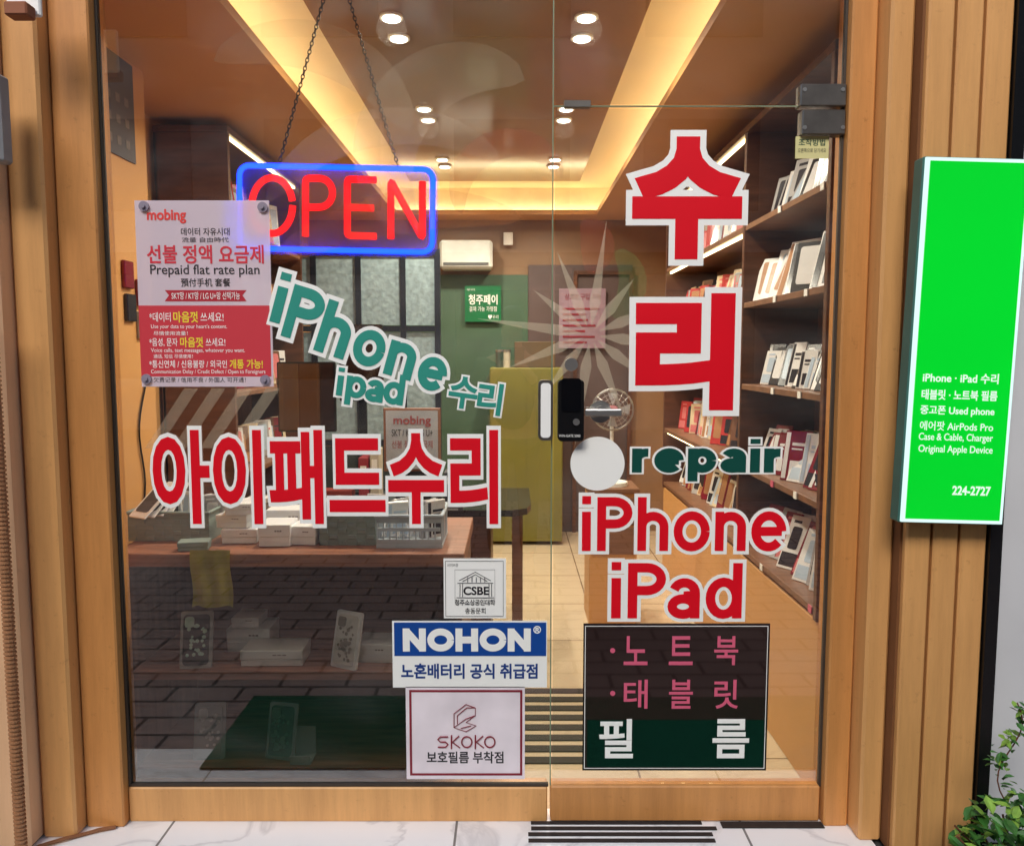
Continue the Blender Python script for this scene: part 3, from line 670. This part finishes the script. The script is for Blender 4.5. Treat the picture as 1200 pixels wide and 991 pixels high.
def carton(px0,px1,y,dp,h,z,rot,label,m=None,name="small_box"):
    a=F(px0,620,y)[0]; b_=F(px1,620,y)[0]; m=m or M_bw
    r=empty(name,((a+b_)/2,y+dp/2,z),label=label,category="box")
    R=Matrix.Rotation(rot,3,'Z')
    b=B(); box(b,a,b_,y,y+dp,z+.0005,z+h*.45,bev=.002,rot=R); obj("box_base",b,m,r)
    b=B(); box(b,a-.0015,b_+.0015,y-.0015,y+dp+.0015,z+h*.455,z+h,bev=.002,rot=R); obj("lid",b,m,r)
    b=B(); w_=(b_-a); xc=(a+b_)/2
    for q in (.02,.10,.18): box(b,w_*q,w_*(q+.06),-dp/2-.0024,-dp/2-.0016,-h*.04,h*.03)
    for v in b.verts: v.co=R@v.co+Vector((xc,y+dp/2,z+h*.72))
    obj("print_mark",b,mat("soft_print",(150,148,150)),r)
    return r
carton(302,338,.22,.12,.075,zt,.05,"white cardboard box on the display cabinet top")
carton(340,371,.24,.12,.065,zt,-.08,"white cardboard box on the display cabinet top")
carton(312,362,.40,.1,.09,zt,.03,"pale plastic box behind others on cabinet top")
carton(258,298,.26,.14,.05,zt,.08,"white cardboard box on the display cabinet top")
carton(255,292,.28,.13,.045,zt+.0505,-.1,"white box stacked on another on the cabinet")
carton(262,300,.27,.12,.04,zt+.097,.15,"small white tray stacked on boxes on the cabinet")
for i in range(4):
    X,_=F(160+i*6,600,.26); package(X,.26+i*.02,zt+.09,.09,.15,.006,0,1,math.radians(50),math.radians(-30+i*6),"white phone case leaning on the grey woven basket","phone cases leaning on the basket")
carton(206,240,.16,.06,.03,zt,.2,"small grey plastic tray on cabinet front edge",m=M_bg)
b=B(); nx,nz=14,12
xa2,xb2=F(222,660,.11)[0],F(270,660,.11)[0]; za2,zb2=F(0,712,.11)[1],F(0,645,.11)[1]
g=[[b.verts.new((xa2+(xb2-xa2)*i/nx+.004*math.sin(j*.5),.118+.006*math.sin(i*1.1+j*.15)*(1-j/nz*.6),za2+(zb2-za2)*j/nz+.004*math.sin(i*.7)*(1-j/nz))) for j in range(nz+1)] for i in range(nx+1)]
for i in range(nx):
    for j in range(nz): b.faces.new((g[i][j],g[i+1][j],g[i+1][j+1],g[i][j+1]))
obj("yellow_cloth",b,mat("yellow_cloth",(176,160,70),0.85,var=.3,scale=10,bump=.5),smooth=True,label="yellow green cloth hanging over the cabinet edge",category="cloth")
zm=.426
carton(262,312,.32,.12,.085,zm,0.0,"white product box on the middle display shelf")
carton(277,350,.19,.12,.055,zm,0.02,"long white product box on the middle shelf")
carton(415,460,.22,.12,.065,zm,-.05,"white product box on the middle display shelf")
carton(268,300,.33,.1,.035,zm+.0855,0.0,"flat white box stacked on the middle shelf")
def standcase(px,y,z,rotz,body,panel,label,spots):
    X=F(px,700,y)[0]; h=.165; wd=.085
    r=empty("phone_case",(X,y,z),label=label,category="phone case")
    R=Matrix.Translation((X,y,z+.001))@Matrix.Rotation(rotz,4,'Z')@Matrix.Rotation(math.radians(-14),4,'X')
    def tr(b): 
        for v in b.verts: v.co=R@v.co
        return b
    b=B(); prism(b,rrect(0,h/2+.012,wd+.02,h+.024,.008,4),0,.010); obj("case_frame",tr(b),body,r)
    b=B(); prism(b,rrect(0,h/2+.012,wd,h,.012,5),-.004,-.0005); obj("case_back",tr(b),panel,r)
    b=B()
    for i in range(spots[0]):
        sx=random.uniform(-.03,.03); sz=random.uniform(.03,h-.02); q=random.uniform(.004,.008)
        cyl(b,(sx,-.0048-.0001*i,sz),q,.001,'Y',6)
    prism(b,rrect(-.022,h-.012,.03,.034,.008,3),-.0085,-.0042)
    obj("case_print",tr(b),spots[1],r)
    b=B(); box(b,-.02,.02,.012,.05,.0,.004); box(b,-.02,.02,.044,.05,.0,.09); obj("easel",tr(b),M_black,r)
standcase(226,.17,zm,.12,mat("case_rim",(170,170,168),.4),mat("case_dark",(60,60,62),0.3),"grey rimmed dark patterned phone case standing on shelf",(26,mat("mint_print",(200,230,218),.4)))
standcase(400,.17,zm,-.45,M_bw,mat("case_pale",(232,232,228),0.25),"pale speckled phone case leaning on middle shelf",(34,mat("speck_print",(150,148,140),.4)))
zb=.091
M_acr=film("clear_acrylic",(225,235,238),.5,.05)
standcase(238,.20,zb,.1,M_acr,M_acr,"clear acrylic floral phone case on the bottom board",(18,M_bw))
standcase(322,.20,zb,-.2,M_acr,film("teal_film",(90,150,140),.35),"clear mesh patterned phone case on bottom board",(40,mat("mesh_print",(120,150,140),.4)))
X=F(355,880,.2)[0]
a=empty("acrylic_stand",(X,.22,zb),label="empty clear acrylic phone stand on bottom board",category="display stand")
b=B(); box(b,X-.035,X+.035,.24,.245,zb+.001,zb+.1); obj("back_plate",b,M_acr,a)
b=B(); box(b,X-.035,X+.035,.17,.239,zb+.001,zb+.006); box(b,X-.035,X+.035,.165,.1695,zb+.001,zb+.03); obj("front_lip",b,M_acr,a)

# ------------------------------------------------------------ window lettering
sticker("window_lettering","수",733,153,878,312,M_red,M_white,.056,.052,label="huge red Korean syllable sticker with white outline on door")
sticker("window_lettering","리",737,337,868,488,M_red,M_white,.058,.052,label="huge red Korean syllable sticker under another on door")
sticker("window_lettering","repair",738,512,917,566,M_dgreen,M_white,.125,.055,label="dark green repair lettering with white outline on door",stroke=True)
sticker("window_lettering","iPhone",678,577,926,650,M_red,M_white,.084,.065,label="red word with white outline across the glass door",stroke=True)
sticker("window_lettering","iPad",712,654,874,729,M_red,M_white,.084,.065,label="shorter red word with white outline on the door",stroke=True)
sticker("window_lettering","아이패드수리",176,499,587,619,M_red,M_white,.028,.043,label="wide red Korean lettering with white outline on window")
b=B(); cyl(b,(F(700,543)[0],-.004,F(700,543)[1]),.083,.0012,'Y',48)
obj("round_sticker",b,M_white,label="plain white round sticker on the glass door",category="sticker")
def curved(items,label,y=-.004):
    first=None
    for i,(ch,px,py,wpx,hpx,ang) in enumerate(items):
        xc,zc=F(px,py,y); k=2.4/FOC
        if ch in "iPhoneapd": a=stroke_mesh(ch,.10,.08); c=stroke_mesh(ch,.10)
        else: a=text_mesh(ch,.085); c=text_mesh(ch,.03)
        r=bounds(a)
        place(a,r,xc,zc,wpx*k,hpx*k,y-.0001*i,math.radians(ang),.0004); place(c,r,xc,zc,wpx*k,hpx*k,y-.0015-.0001*i,math.radians(ang),.0004)
        if first is None: first=obj("window_lettering",a,M_white,label=label,category="lettering sticker")
        else: obj("backing",a,M_white,first)
        obj("lettering",c,M_teal,first)
curved([("i",329,349,22,68,-16),("P",357,369,50,72,-17),("h",394,386,46,72,-19),("o",433,408,46,52,-20),("n",470,422,42,50,-16),("e",507,438,42,48,-12)],"teal slanting word with white outline, letters shrinking")
curved([("수",543,460,38,42,-8),("리",574,467,33,42,-8)],"small teal Korean word after the slanting lettering")
curved([("i",399,447,13,38,-8),("p",417,458,30,40,-8),("a",439,458,27,32,-8),("d",462,456,30,42,-8)],"small teal tilted word below larger slanting lettering")

# ------------------------------------------------------------ flat signs on glass
def panel(name,px0,py0,px1,py1,m,y,label,category,parent=None,th=.0012,**kw):
    b=B(); p=[F(px0,py1,y),F(px1,py1,y),F(px1,py0,y),F(px0,py0,y)]
    w0=(p[0][0]+p[3][0])/2; w1=(p[1][0]+p[2][0])/2
    box(b,w0,w1,y-th,y,p[0][1],p[3][1])
    if parent: return obj(name,b,m,parent)
    return obj(name,b,m,label=label,category=category,**kw)
def border(parent,px0,py0,px1,py1,m,y,t=.003,name="border"):
    x0,z0=F((px0),py1,y); xr_,_=F(px1,py1,y); xt,z1=F(px0,py0,y); xtr,_=F(px1,py0,y)
    a=(x0+xt)/2; c=(xr_+xtr)/2
    b=B(); box(b,a,c,y-.0006,y,z0,z0+t); box(b,a,c,y-.0006,y,z1-t,z1); box(b,a,a+t,y-.0006,y,z0+t+.0001,z1-t-.0001); box(b,c-t,c,y-.0006,y,z0+t+.0001,z1-t-.0001)
    return obj(name,b,m,parent)
YP=-.0068; YF=-.0082
M_dkpanel=mat("dark_gloss_panel",(40,26,24),0.04,var=.1,spec=.9)
n=panel("door_sign",683,730,900,902,M_dkpanel,-.005,"black sign with pink and white Korean lettering on door","sign")
border(n,685,733,898,900,M_white,YP,.002)
panel("green_reflection",688,843,895,898,mat("sign_green_reflection",(8,40,30),.05,spec=.6),-.0064,"","",n)  # reflection of the green mat, painted across the foot of the sign
for ch,x,yq in (("·",718,762),("·",718,812)): text("lettering",ch,x-3,yq-3,x+3,yq+3,M_pink,y=YF,parent=n,bev=.02)
for ch,x,yq in (("노",745,762),("트",798,762),("북",851,762),("태",745,813),("블",798,813),("릿",851,813)):
    text("lettering",ch,x-14,yq-17,x+14,yq+17,M_pink,y=YF,bev=.012,parent=n)
text("lettering","필",702,842,742,888,M_white,y=YF,bev=.02,parent=n)
text("lettering","름",835,842,878,888,M_white,y=YF,bev=.02,parent=n)
n=panel("battery_sign",460,727,641,805,M_white,-.005,"blue and white battery brand sign with Korean lettering","sign")
panel("blue_field",462,729,640,768,M_blue,-.0064,"","",n)
text("lettering","NOHON",472,736,622,763,M_white,y=YF,bev=.15,parent=n,stroke=True)
text("lettering","®",625,733,634,742,M_white,y=YF,bev=.02,parent=n)
text("lettering","노혼배터리 공식 취급점",470,777,630,795,M_navy,y=YP,bev=.03,parent=n)
n=panel("film_sign",476,804,615,912,mat("pale_sign",(240,228,234),.4),-.005,"pale sign with maroon border and folded hexagon logo","sign")
border(n,480,808,612,908,M_maroon,YP,.007)
def PX(l,y): return [(F(a,c,y)[0],y,F(a,c,y)[1]) for a,c in l]
def strokes(parent,name,m,paths,y,r):
    b=B()
    for i,p in enumerate(paths): tube(b,PX(p,y-.0002*i),r,6)
    return obj(name,b,m,parent)
SR=.0023
strokes(n,"lettering",M_maroon,[[(525,863),(516,863),(513,866),(516,869),(522,869),(525,872),(522,875),(513,875)]],-.0085,SR)
strokes(n,"lettering",M_maroon,[[(529,861),(529,877)],[(538,862),(530,869),(539,876)]],-.0085,SR)
strokes(n,"lettering",M_maroon,[arcp(547,869,6,6.3,0,360,16)],-.0085,SR)
strokes(n,"lettering",M_maroon,[[(557,861),(557,877)],[(566,862),(558,869),(567,876)]],-.0085,SR)
strokes(n,"lettering",M_maroon,[arcp(574,869,6,6.3,0,360,16)],-.0085,SR)
text("lettering","보호필름 부착점",500,880,590,894,M_dark,y=YP,bev=.02,parent=n)
strokes(n,"logo",M_maroon,[[(532,852),(532,836),(546,825),(557,829),(557,838),(546,846),(558,850),(546,857),(532,852),(546,842),(557,838)],[(536,838),(547,829),(557,829)],[(536,838),(536,848)],[(540,853),(552,850)]],-.0082,.0014)
n=panel("association_sign",520,654,593,724,M_white,-.005,"small white square certificate sticker with columned building emblem","sign")
border(n,522,657,590,722,M_dark,YP,.0012)
border(n,533,667,580,707,mat("emblem_grey",(120,120,126),.5),YP,.0008)
text("lettering","CSBE",543,687,573,697,M_dark,y=YP-.0003,bev=.03,parent=n)
text("lettering","청주소상공인대학",533,702,580,709,M_dark,y=YP-.0012,bev=.01,parent=n)
text("lettering","총동문회",545,712,569,719,M_dark,y=YP,bev=.01,parent=n)
text("lettering","사이버중",524,660,537,664,M_dark,y=YP,parent=n)
strokes(n,"emblem",mat("emblem_dark",(70,70,76)),[[(538,680),(557,670),(575,680)],[(542,681),(557,673),(571,681)],[(536,683),(578,683)],[(535,700),(579,700)]]+[[(x,684),(x,699)] for x in (539,542,573,576)]+[[(x,676),(x,682)] for x in (548,553,558,563,568)],-.0072,.001)
n=panel("paper_label",932,160,971,186,mat("label_cream",(220,212,150),.6),-.004,"small cream paper label taped below the door hinge","label")
text("lettering","조작방법",936,163,967,171,M_dgreen,y=-.0058,bev=.01,parent=n)
text("lettering","오른쪽으로 당기세요",935,174,968,179,M_dark,y=-.0058,parent=n)

M_paper=film("poster_paper",(246,234,244),.80,.4,trans=.45); M_pred=film("poster_red",(228,72,84),.88,.4,trans=.15)
n=panel("prepaid_poster",162,235,318,453,M_paper,-.003,"pink and red prepaid phone plan poster on the window","poster",th=.0005)
panel("red_field",164,358,317,441,M_pred,-.0037,"","",n,th=.0004)
Y1_=-.0045
text("lettering","mobing",172,245,218,262,mat("brand_red",(232,70,66),.4),y=Y1_,bev=.03,parent=n)
text("lettering","데이터 자유시대",212,267,269,276,M_dark,y=Y1_,bev=.006,parent=n)
text("lettering","流量 自由時代",213,278,268,284,M_dark,y=Y1_,parent=n)
text("lettering","선불 정액 요금제",172,287,309,309,mat("headline_red",(215,56,72),.4),y=Y1_,bev=.022,parent=n)
text("lettering","Prepaid flat rate plan",176,310,304,325,M_dark,y=Y1_,bev=.006,parent=n)
text("lettering","預付手机 套餐",212,326,270,336,M_dark,y=Y1_,bev=.01,parent=n)
b=B(); prism(b,[F(193,340,Y1_),F(198,346,Y1_),F(193,353,Y1_),F(289,353,Y1_),F(284,346,Y1_),F(289,340,Y1_)],Y1_,Y1_+.0005)
rb=obj("ribbon",b,mat("ribbon_red",(186,44,58),.4),n)
text("lettering","SKT망 / KT망 / LG U+망 선택가능",201,342,281,351,M_white,y=Y1_-.0008,bev=.006,parent=rb)
for (t,a,c,d,e,mm,bv) in [("*데이터",175,366,200,377,M_white,.006),("마음껏",203,365,232,378,M_yel,.02),("쓰세요!",235,366,262,377,M_white,.006),
   ("Use your data to your heart's content.",177,380,266,386,M_white,0),("尽情使用流量！",180,388,220,393,M_white,0),
   ("*음성, 문자",175,396,208,406,M_white,.006),("마음껏",211,395,238,407,M_yel,.02),("쓰세요!",241,396,264,406,M_white,.006),
   ("Voice calls, text messages, whatever you want.",177,408,287,414,M_white,0),("通话, 短信 尽情使用！",180,415,226,420,M_white,0),
   ("*통신연체 / 신용불량 / 외국인",175,422,266,431,M_white,.006),("개통 가능!",269,421,308,432,M_yel,.02),
   ("Communication Delay / Credit Defect / Open to Foreigners",177,433,311,439,M_white,0),("欠费记录 / 信用不良 / 外国人 可开通！",180,442,288,448,M_dark,0)]:
    text("lettering",t,a,c,d,e,mm,y=Y1_,bev=bv,parent=n)
for (px,py) in ((169,242),(308,243),(172,444),(311,445)):
    X,Z=F(px,py,-.006); b=B(); cyl(b,(X,-.008,Z),.015,.006,'Y',20); cyl(b,(X,-.014,Z),.006,.008,'Y',14)
    obj("suction_cup",b,mat("cup_grey",(150,140,155),.3),n)

# ------------------------------------------------------------ neon sign
yn=.045
R_=neon("neon_red",(1.0,0.004,0.010),2.2,core=(0,.008,.006)); Bl=neon("neon_blue",(0.003,0.018,1.0),8.0,core=(.002,.02,0))
ns=empty("neon_sign",(F(394,245,yn)[0],yn,F(394,297,yn)[1]),label="red and blue neon sign hanging on two chains",category="neon sign")
cx,cz=F(394,245,yn); W=F(507,245,yn)[0]-F(281,245,yn)[0]; Hh=F(0,196,yn)[1]-F(0,293,yn)[1]
tilt=math.radians(-1.2)
def rotp(x,z): 
    dx,dz_=x-cx,z-cz; return (cx+dx*math.cos(tilt)-dz_*math.sin(tilt), cz+dx*math.sin(tilt)+dz_*math.cos(tilt))
b=B(); tube(b,[(rotp(x,z)[0],yn,rotp(x,z)[1]) for x,z in rrect(cx,cz,W,Hh,.03,4)],.0085,8,True)
obj("border_tube",b,Bl,ns,smooth=True)
b=B(); pts=[rotp(x,z) for x,z in rrect(cx,cz,W+.03,Hh+.03,.038)]; prism(b,pts,yn+.014,yn+.017)
obj("acrylic_panel",b,film("sign_acrylic",(110,125,230),.12,.3),ns)
def dense(p,step=2.5):
    out=[p[0]]
    for a,c in zip(p[:-1],p[1:]):
        L=math.hypot(c[0]-a[0],c[1]-a[1]); n=max(1,int(L/step))
        out+=[(a[0]+(c[0]-a[0])*k/n,a[1]+(c[1]-a[1])*k/n) for k in range(1,n+1)]
    for _ in range(2): out=[out[0]]+[((out[i-1][0]+2*out[i][0]+out[i+1][0])/4,(out[i-1][1]+2*out[i][1]+out[i+1][1])/4) for i in range(1,len(out)-1)]+[out[-1]]
    return out
def np_(l): return [(F(a,c,yn)[0],yn,F(a,c,yn)[1]) for a,c in l]
def neonletter(paths):
    b=B()
    for p in paths: tube(b,np_(dense(p)),.0108,8)
    obj("letter_tube",b,R_,ns,smooth=True)
neonletter([arcp(319,241,24,33,0,350,24)])
neonletter([[(358,277),(358,209)]+[(375,209)]+arcp(375,226,15,17,-80,80,8)+[(375,243),(362,243)]])
neonletter([[(441,211),(407,210),(407,276),(441,277)],[(408,243),(438,244)]])
neonletter([[(458,280),(458,212),(495,279),(495,213)]])
def chain(p0,p1,y):
    a=Vector((F(*p0,y)[0],y,F(*p0,y)[1])); c=Vector((F(*p1,y)[0],y,F(*p1,y)[1])); d=c-a; L=d.length; n=int(L/.0125); d.normalize()
    b=B(); s=d.cross(Vector((0,1,0))).normalized()
    for i in range(n):
        o_=a+d*(L*(i+.5)/n); t=s if i%2 else Vector((0,1,0))
        tube(b,[o_+d*.0085*math.cos(k*math.pi/4)+t*.0048*math.sin(k*math.pi/4) for k in range(8)],.0016,5,True)
    obj("chain",b,mat("chain_steel",(70,64,64),.35,metal=.5),ns)
chain((386,-25),(328,189),yn); chain((402,-25),(466,194),yn)

# ------------------------------------------------------------ green light box sign
ys=-.245
L0x=F(1066,400,ys)[0]; L1x=F(1187,400,ys)[0]; zb_,zt_=F(0,613,ys)[1],F(0,185,ys)[1]
lb=empty("lightbox_sign",((L0x+L1x)/2,-.22,zb_),label="glowing green wall light box sign with white lettering",category="sign")
quick("housing",mat("sign_housing",(60,110,100),.4),[(L0x-.004,L1x+.004,ys+.012,-.181,zb_-.004,zt_+.004)],lb,bev=.004)
quick("lit_edge",neon("lightbox_white",(.75,1,.97),1.1,sample=False),[(L0x,L1x,ys+.004,ys+.0115,zb_,zt_)],lb)
m=bpy.data.materials.new("lightbox_green"); m.use_nodes=True; nt=m.node_tree; bs=nt.nodes['Principled BSDF']; bs.inputs['Base Color'].default_value=(0,.25,.02,1); bs.inputs['Roughness'].default_value=.25
bs.inputs['Emission Strength'].default_value=.75
tc=nt.nodes.new('ShaderNodeTexCoord'); nz=nt.nodes.new('ShaderNodeTexNoise'); nz.inputs['Scale'].default_value=1.5; nt.links.new(tc.outputs['Object'],nz.inputs['Vector'])
r=nt.nodes.new('ShaderNodeValToRGB'); r.color_ramp.elements[0].color=(0.0,.60,.015,1); r.color_ramp.elements[1].color=(0.0,.84,.02,1); nt.links.new(nz.outputs['Fac'],r.inputs[0]); nt.links.new(r.outputs[0],bs.inputs['Emission Color'])
quick("green_face",m,[(L0x+.010,L1x-.010,ys,ys+.0035,zb_+.010,zt_-.010)],lb)
M_lw=neon("lit_letter",(.85,1,.9),1.0,sample=False)
for t,a,c,d,e,bv in [("iPhone · iPad 수리",1080,437,1169,449,.02),("태블릿 · 노트북 필름",1079,457,1168,469,.02),("중고폰 Used phone",1078,476,1165,488,.02),("에어팟 AirPods Pro",1078,494,1164,505,.008),
     ("Case & Cable, Charger",1077,508,1164,519,.008),("Original Apple Device",1077,522,1164,533,.008),("224-2727",1118,569,1163,580,.03)]:
    text("lettering",t,a-3,c,d-3,e,M_lw,y=ys-.002,bev=bv,parent=lb)
lb.rotation_euler=(0,math.radians(1.5),0)

# ------------------------------------------------------------ outside bits
b=B(); X,_=F(4,600,-.21)
tube(b,[(X,-.215,.0+i*.0125) for i in range(128)],.013,10)
for i in range(0,127): cyl(b,(X,-.215,.006+i*.0125),.0165,.005,'Z',12)
obj("corrugated_pipe",b,mat("brown_pipe",(170,122,84),.6),label="brown corrugated cable pipe running up the wall",category="pipe")
X,Z=F(2,142,-.2)
mb=empty("wall_box",(X,-.2,Z-.1),label="grey metal utility box on the peach wall",category="utility box")
M_gb=mat("grey_box_paint",(150,150,150),.5)
quick("box_body",M_gb,[(X-.06,X+.022,-.24,-.191,Z-.115,Z+.115)],mb,bev=.006); quick("box_cover",M_gb,[(X-.055,X+.014,-.245,-.2405,Z-.10,Z+.10)],mb,bev=.002)
X,Z=F(33,8,-.2)
wb=empty("wall_bracket",(X,-.2,Z),label="off white angled bracket fixed high on wall",category="bracket")
quick("plate",M_white,[(X-.05,X+.04,-.215,-.2,Z-.03,Z+.10)],wb,bev=.004); quick("arm",mat("rusty",(150,90,60),.7),[(X-.03,X+.03,-.26,-.216,Z-.045,Z-.01)],wb,bev=.004)
hz=.006
b=B(); tube(b,[(-1.24,-.052,hz),(-1.28,-.07,hz+.004),(-1.32,-.088,hz),(-1.36,-.118,hz+.006),(-1.42,-.15,hz+.002),(-1.45,-.20,hz)],.006,8)
obj("drain_hose",b,mat("hose_rust",(140,90,55),.6),label="thin rusty brown hose lying at the sill corner",category="hose")

M_leaf=mat("leaf",(58,112,42),.45,var=.5,scale=25); M_leaf2=mat("leaf_light",(130,168,66),.45,var=.3,scale=25)
PX0,PY0=1.375,-.40
pl=empty("shrub",(PX0,PY0,0),label="small leafy green shrub with thin vine growing at wall foot",category="plant")
def leaves(n,seed,m,name):
    random.seed(seed); b=B()
    for i in range(n):
        if i%7==0:
            t=random.random(); p=Vector((PX0-.02+.03*math.sin(t*9)+random.uniform(-.02,.02),PY0+.06+random.uniform(-.02,.02),.2+.34*t)); s=random.uniform(.010,.018)
        else:
            u=random.random(); a=random.uniform(0,6.28); rr=random.random()**.6*.27*(1-.45*u)
            p=Vector((PX0+rr*math.cos(a),PY0+rr*.6*math.sin(a),.02+.29*u*(1-rr*.9))); s=random.uniform(.014,.032)
        R=Matrix.Rotation(random.uniform(0,6.28),3,'Z')@Matrix.Rotation(random.uniform(-.9,.5),3,'X')@Matrix.Rotation(random.uniform(-.5,.5),3,'Y')
        vs=[b.verts.new(p+R@Vector(q)*s) for q in ((0,-1,0),(.5,-.3,.12),(.42,.4,.1),(0,1,-.15),(-.42,.4,.1),(-.5,-.3,.12))]
        b.faces.new(vs[:4]); b.faces.new([vs[0],vs[3],vs[4],vs[5]])
    return obj(name,b,m,pl)
leaves(420,3,M_leaf,"foliage"); leaves(200,5,M_leaf2,"young_foliage")
b=B()
for i in range(12):
    a=i*.53; tube(b,[(PX0,PY0,0.0),(PX0+.08*math.cos(a),PY0+.05*math.sin(a),.1),(PX0+.19*math.cos(a),PY0+.1*math.sin(a),.2)],.003,5)
tube(b,[(PX0-.02+.03*math.sin(t/16*9),PY0+.06,.1+.44*t/16) for t in range(17)],.002,5)
obj("stems",b,mat("stem",(110,64,45),.6),pl)

# ------------------------------------------------------------ reflections painted as faint translucent shapes on the glass
M_f1=film("pale_reflection",(240,235,225),.09,.6,.4); M_f2=film("amber_reflection",(225,140,70),.14,.6,.4); M_f3=film("rose_reflection",(190,90,80),.18,.6,.4); M_f4=film("green_arc_reflection",(110,170,110),.18,.6,.4); M_f5=film("ray_reflection",(250,248,240),.30,.6,.4)
ya=.004
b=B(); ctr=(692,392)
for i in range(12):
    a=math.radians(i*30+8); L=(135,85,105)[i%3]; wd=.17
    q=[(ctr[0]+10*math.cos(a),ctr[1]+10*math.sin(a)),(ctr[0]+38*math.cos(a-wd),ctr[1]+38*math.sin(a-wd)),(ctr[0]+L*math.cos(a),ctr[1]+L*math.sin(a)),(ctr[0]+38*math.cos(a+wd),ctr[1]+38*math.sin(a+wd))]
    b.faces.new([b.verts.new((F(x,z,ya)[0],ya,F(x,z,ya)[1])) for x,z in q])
star=obj("painted_reflection",b,M_f5,label="faint starburst reflection painted on the glass",category="window reflection")
def ringreflection(cx_,cy_,r0,r1,a0,a1,m,y):
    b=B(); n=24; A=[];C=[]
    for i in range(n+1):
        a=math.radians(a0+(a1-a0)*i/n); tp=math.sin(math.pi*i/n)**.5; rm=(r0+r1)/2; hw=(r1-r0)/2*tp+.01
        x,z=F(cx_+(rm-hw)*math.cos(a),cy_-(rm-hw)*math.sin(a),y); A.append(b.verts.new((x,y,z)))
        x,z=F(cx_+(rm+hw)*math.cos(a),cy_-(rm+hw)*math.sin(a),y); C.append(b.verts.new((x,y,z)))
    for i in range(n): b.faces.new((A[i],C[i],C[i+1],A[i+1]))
    obj("reflection_arc",b,m,star)
ringreflection(600,230,45,80,20,200,M_f3,.0045); ringreflection(470,330,160,205,50,150,M_f1,.005); ringreflection(670,290,10,50,-60,70,M_f3,.0055); ringreflection(700,330,25,58,-70,60,M_f4,.006)
ringreflection(520,600,330,380,75,125,M_f2,.007); ringreflection(560,190,70,150,60,230,M_f1,.0075); ringreflection(330,210,130,190,20,120,M_f1,.0085)
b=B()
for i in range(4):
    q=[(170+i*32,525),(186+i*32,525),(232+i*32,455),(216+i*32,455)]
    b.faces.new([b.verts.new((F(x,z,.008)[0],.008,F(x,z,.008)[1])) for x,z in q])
obj("reflection_stripes",b,film("stripe_reflection",(250,246,238),.24,.6,.4),star)  # diagonal light reflections painted as translucent stripes

bpy.context.view_layer.update()
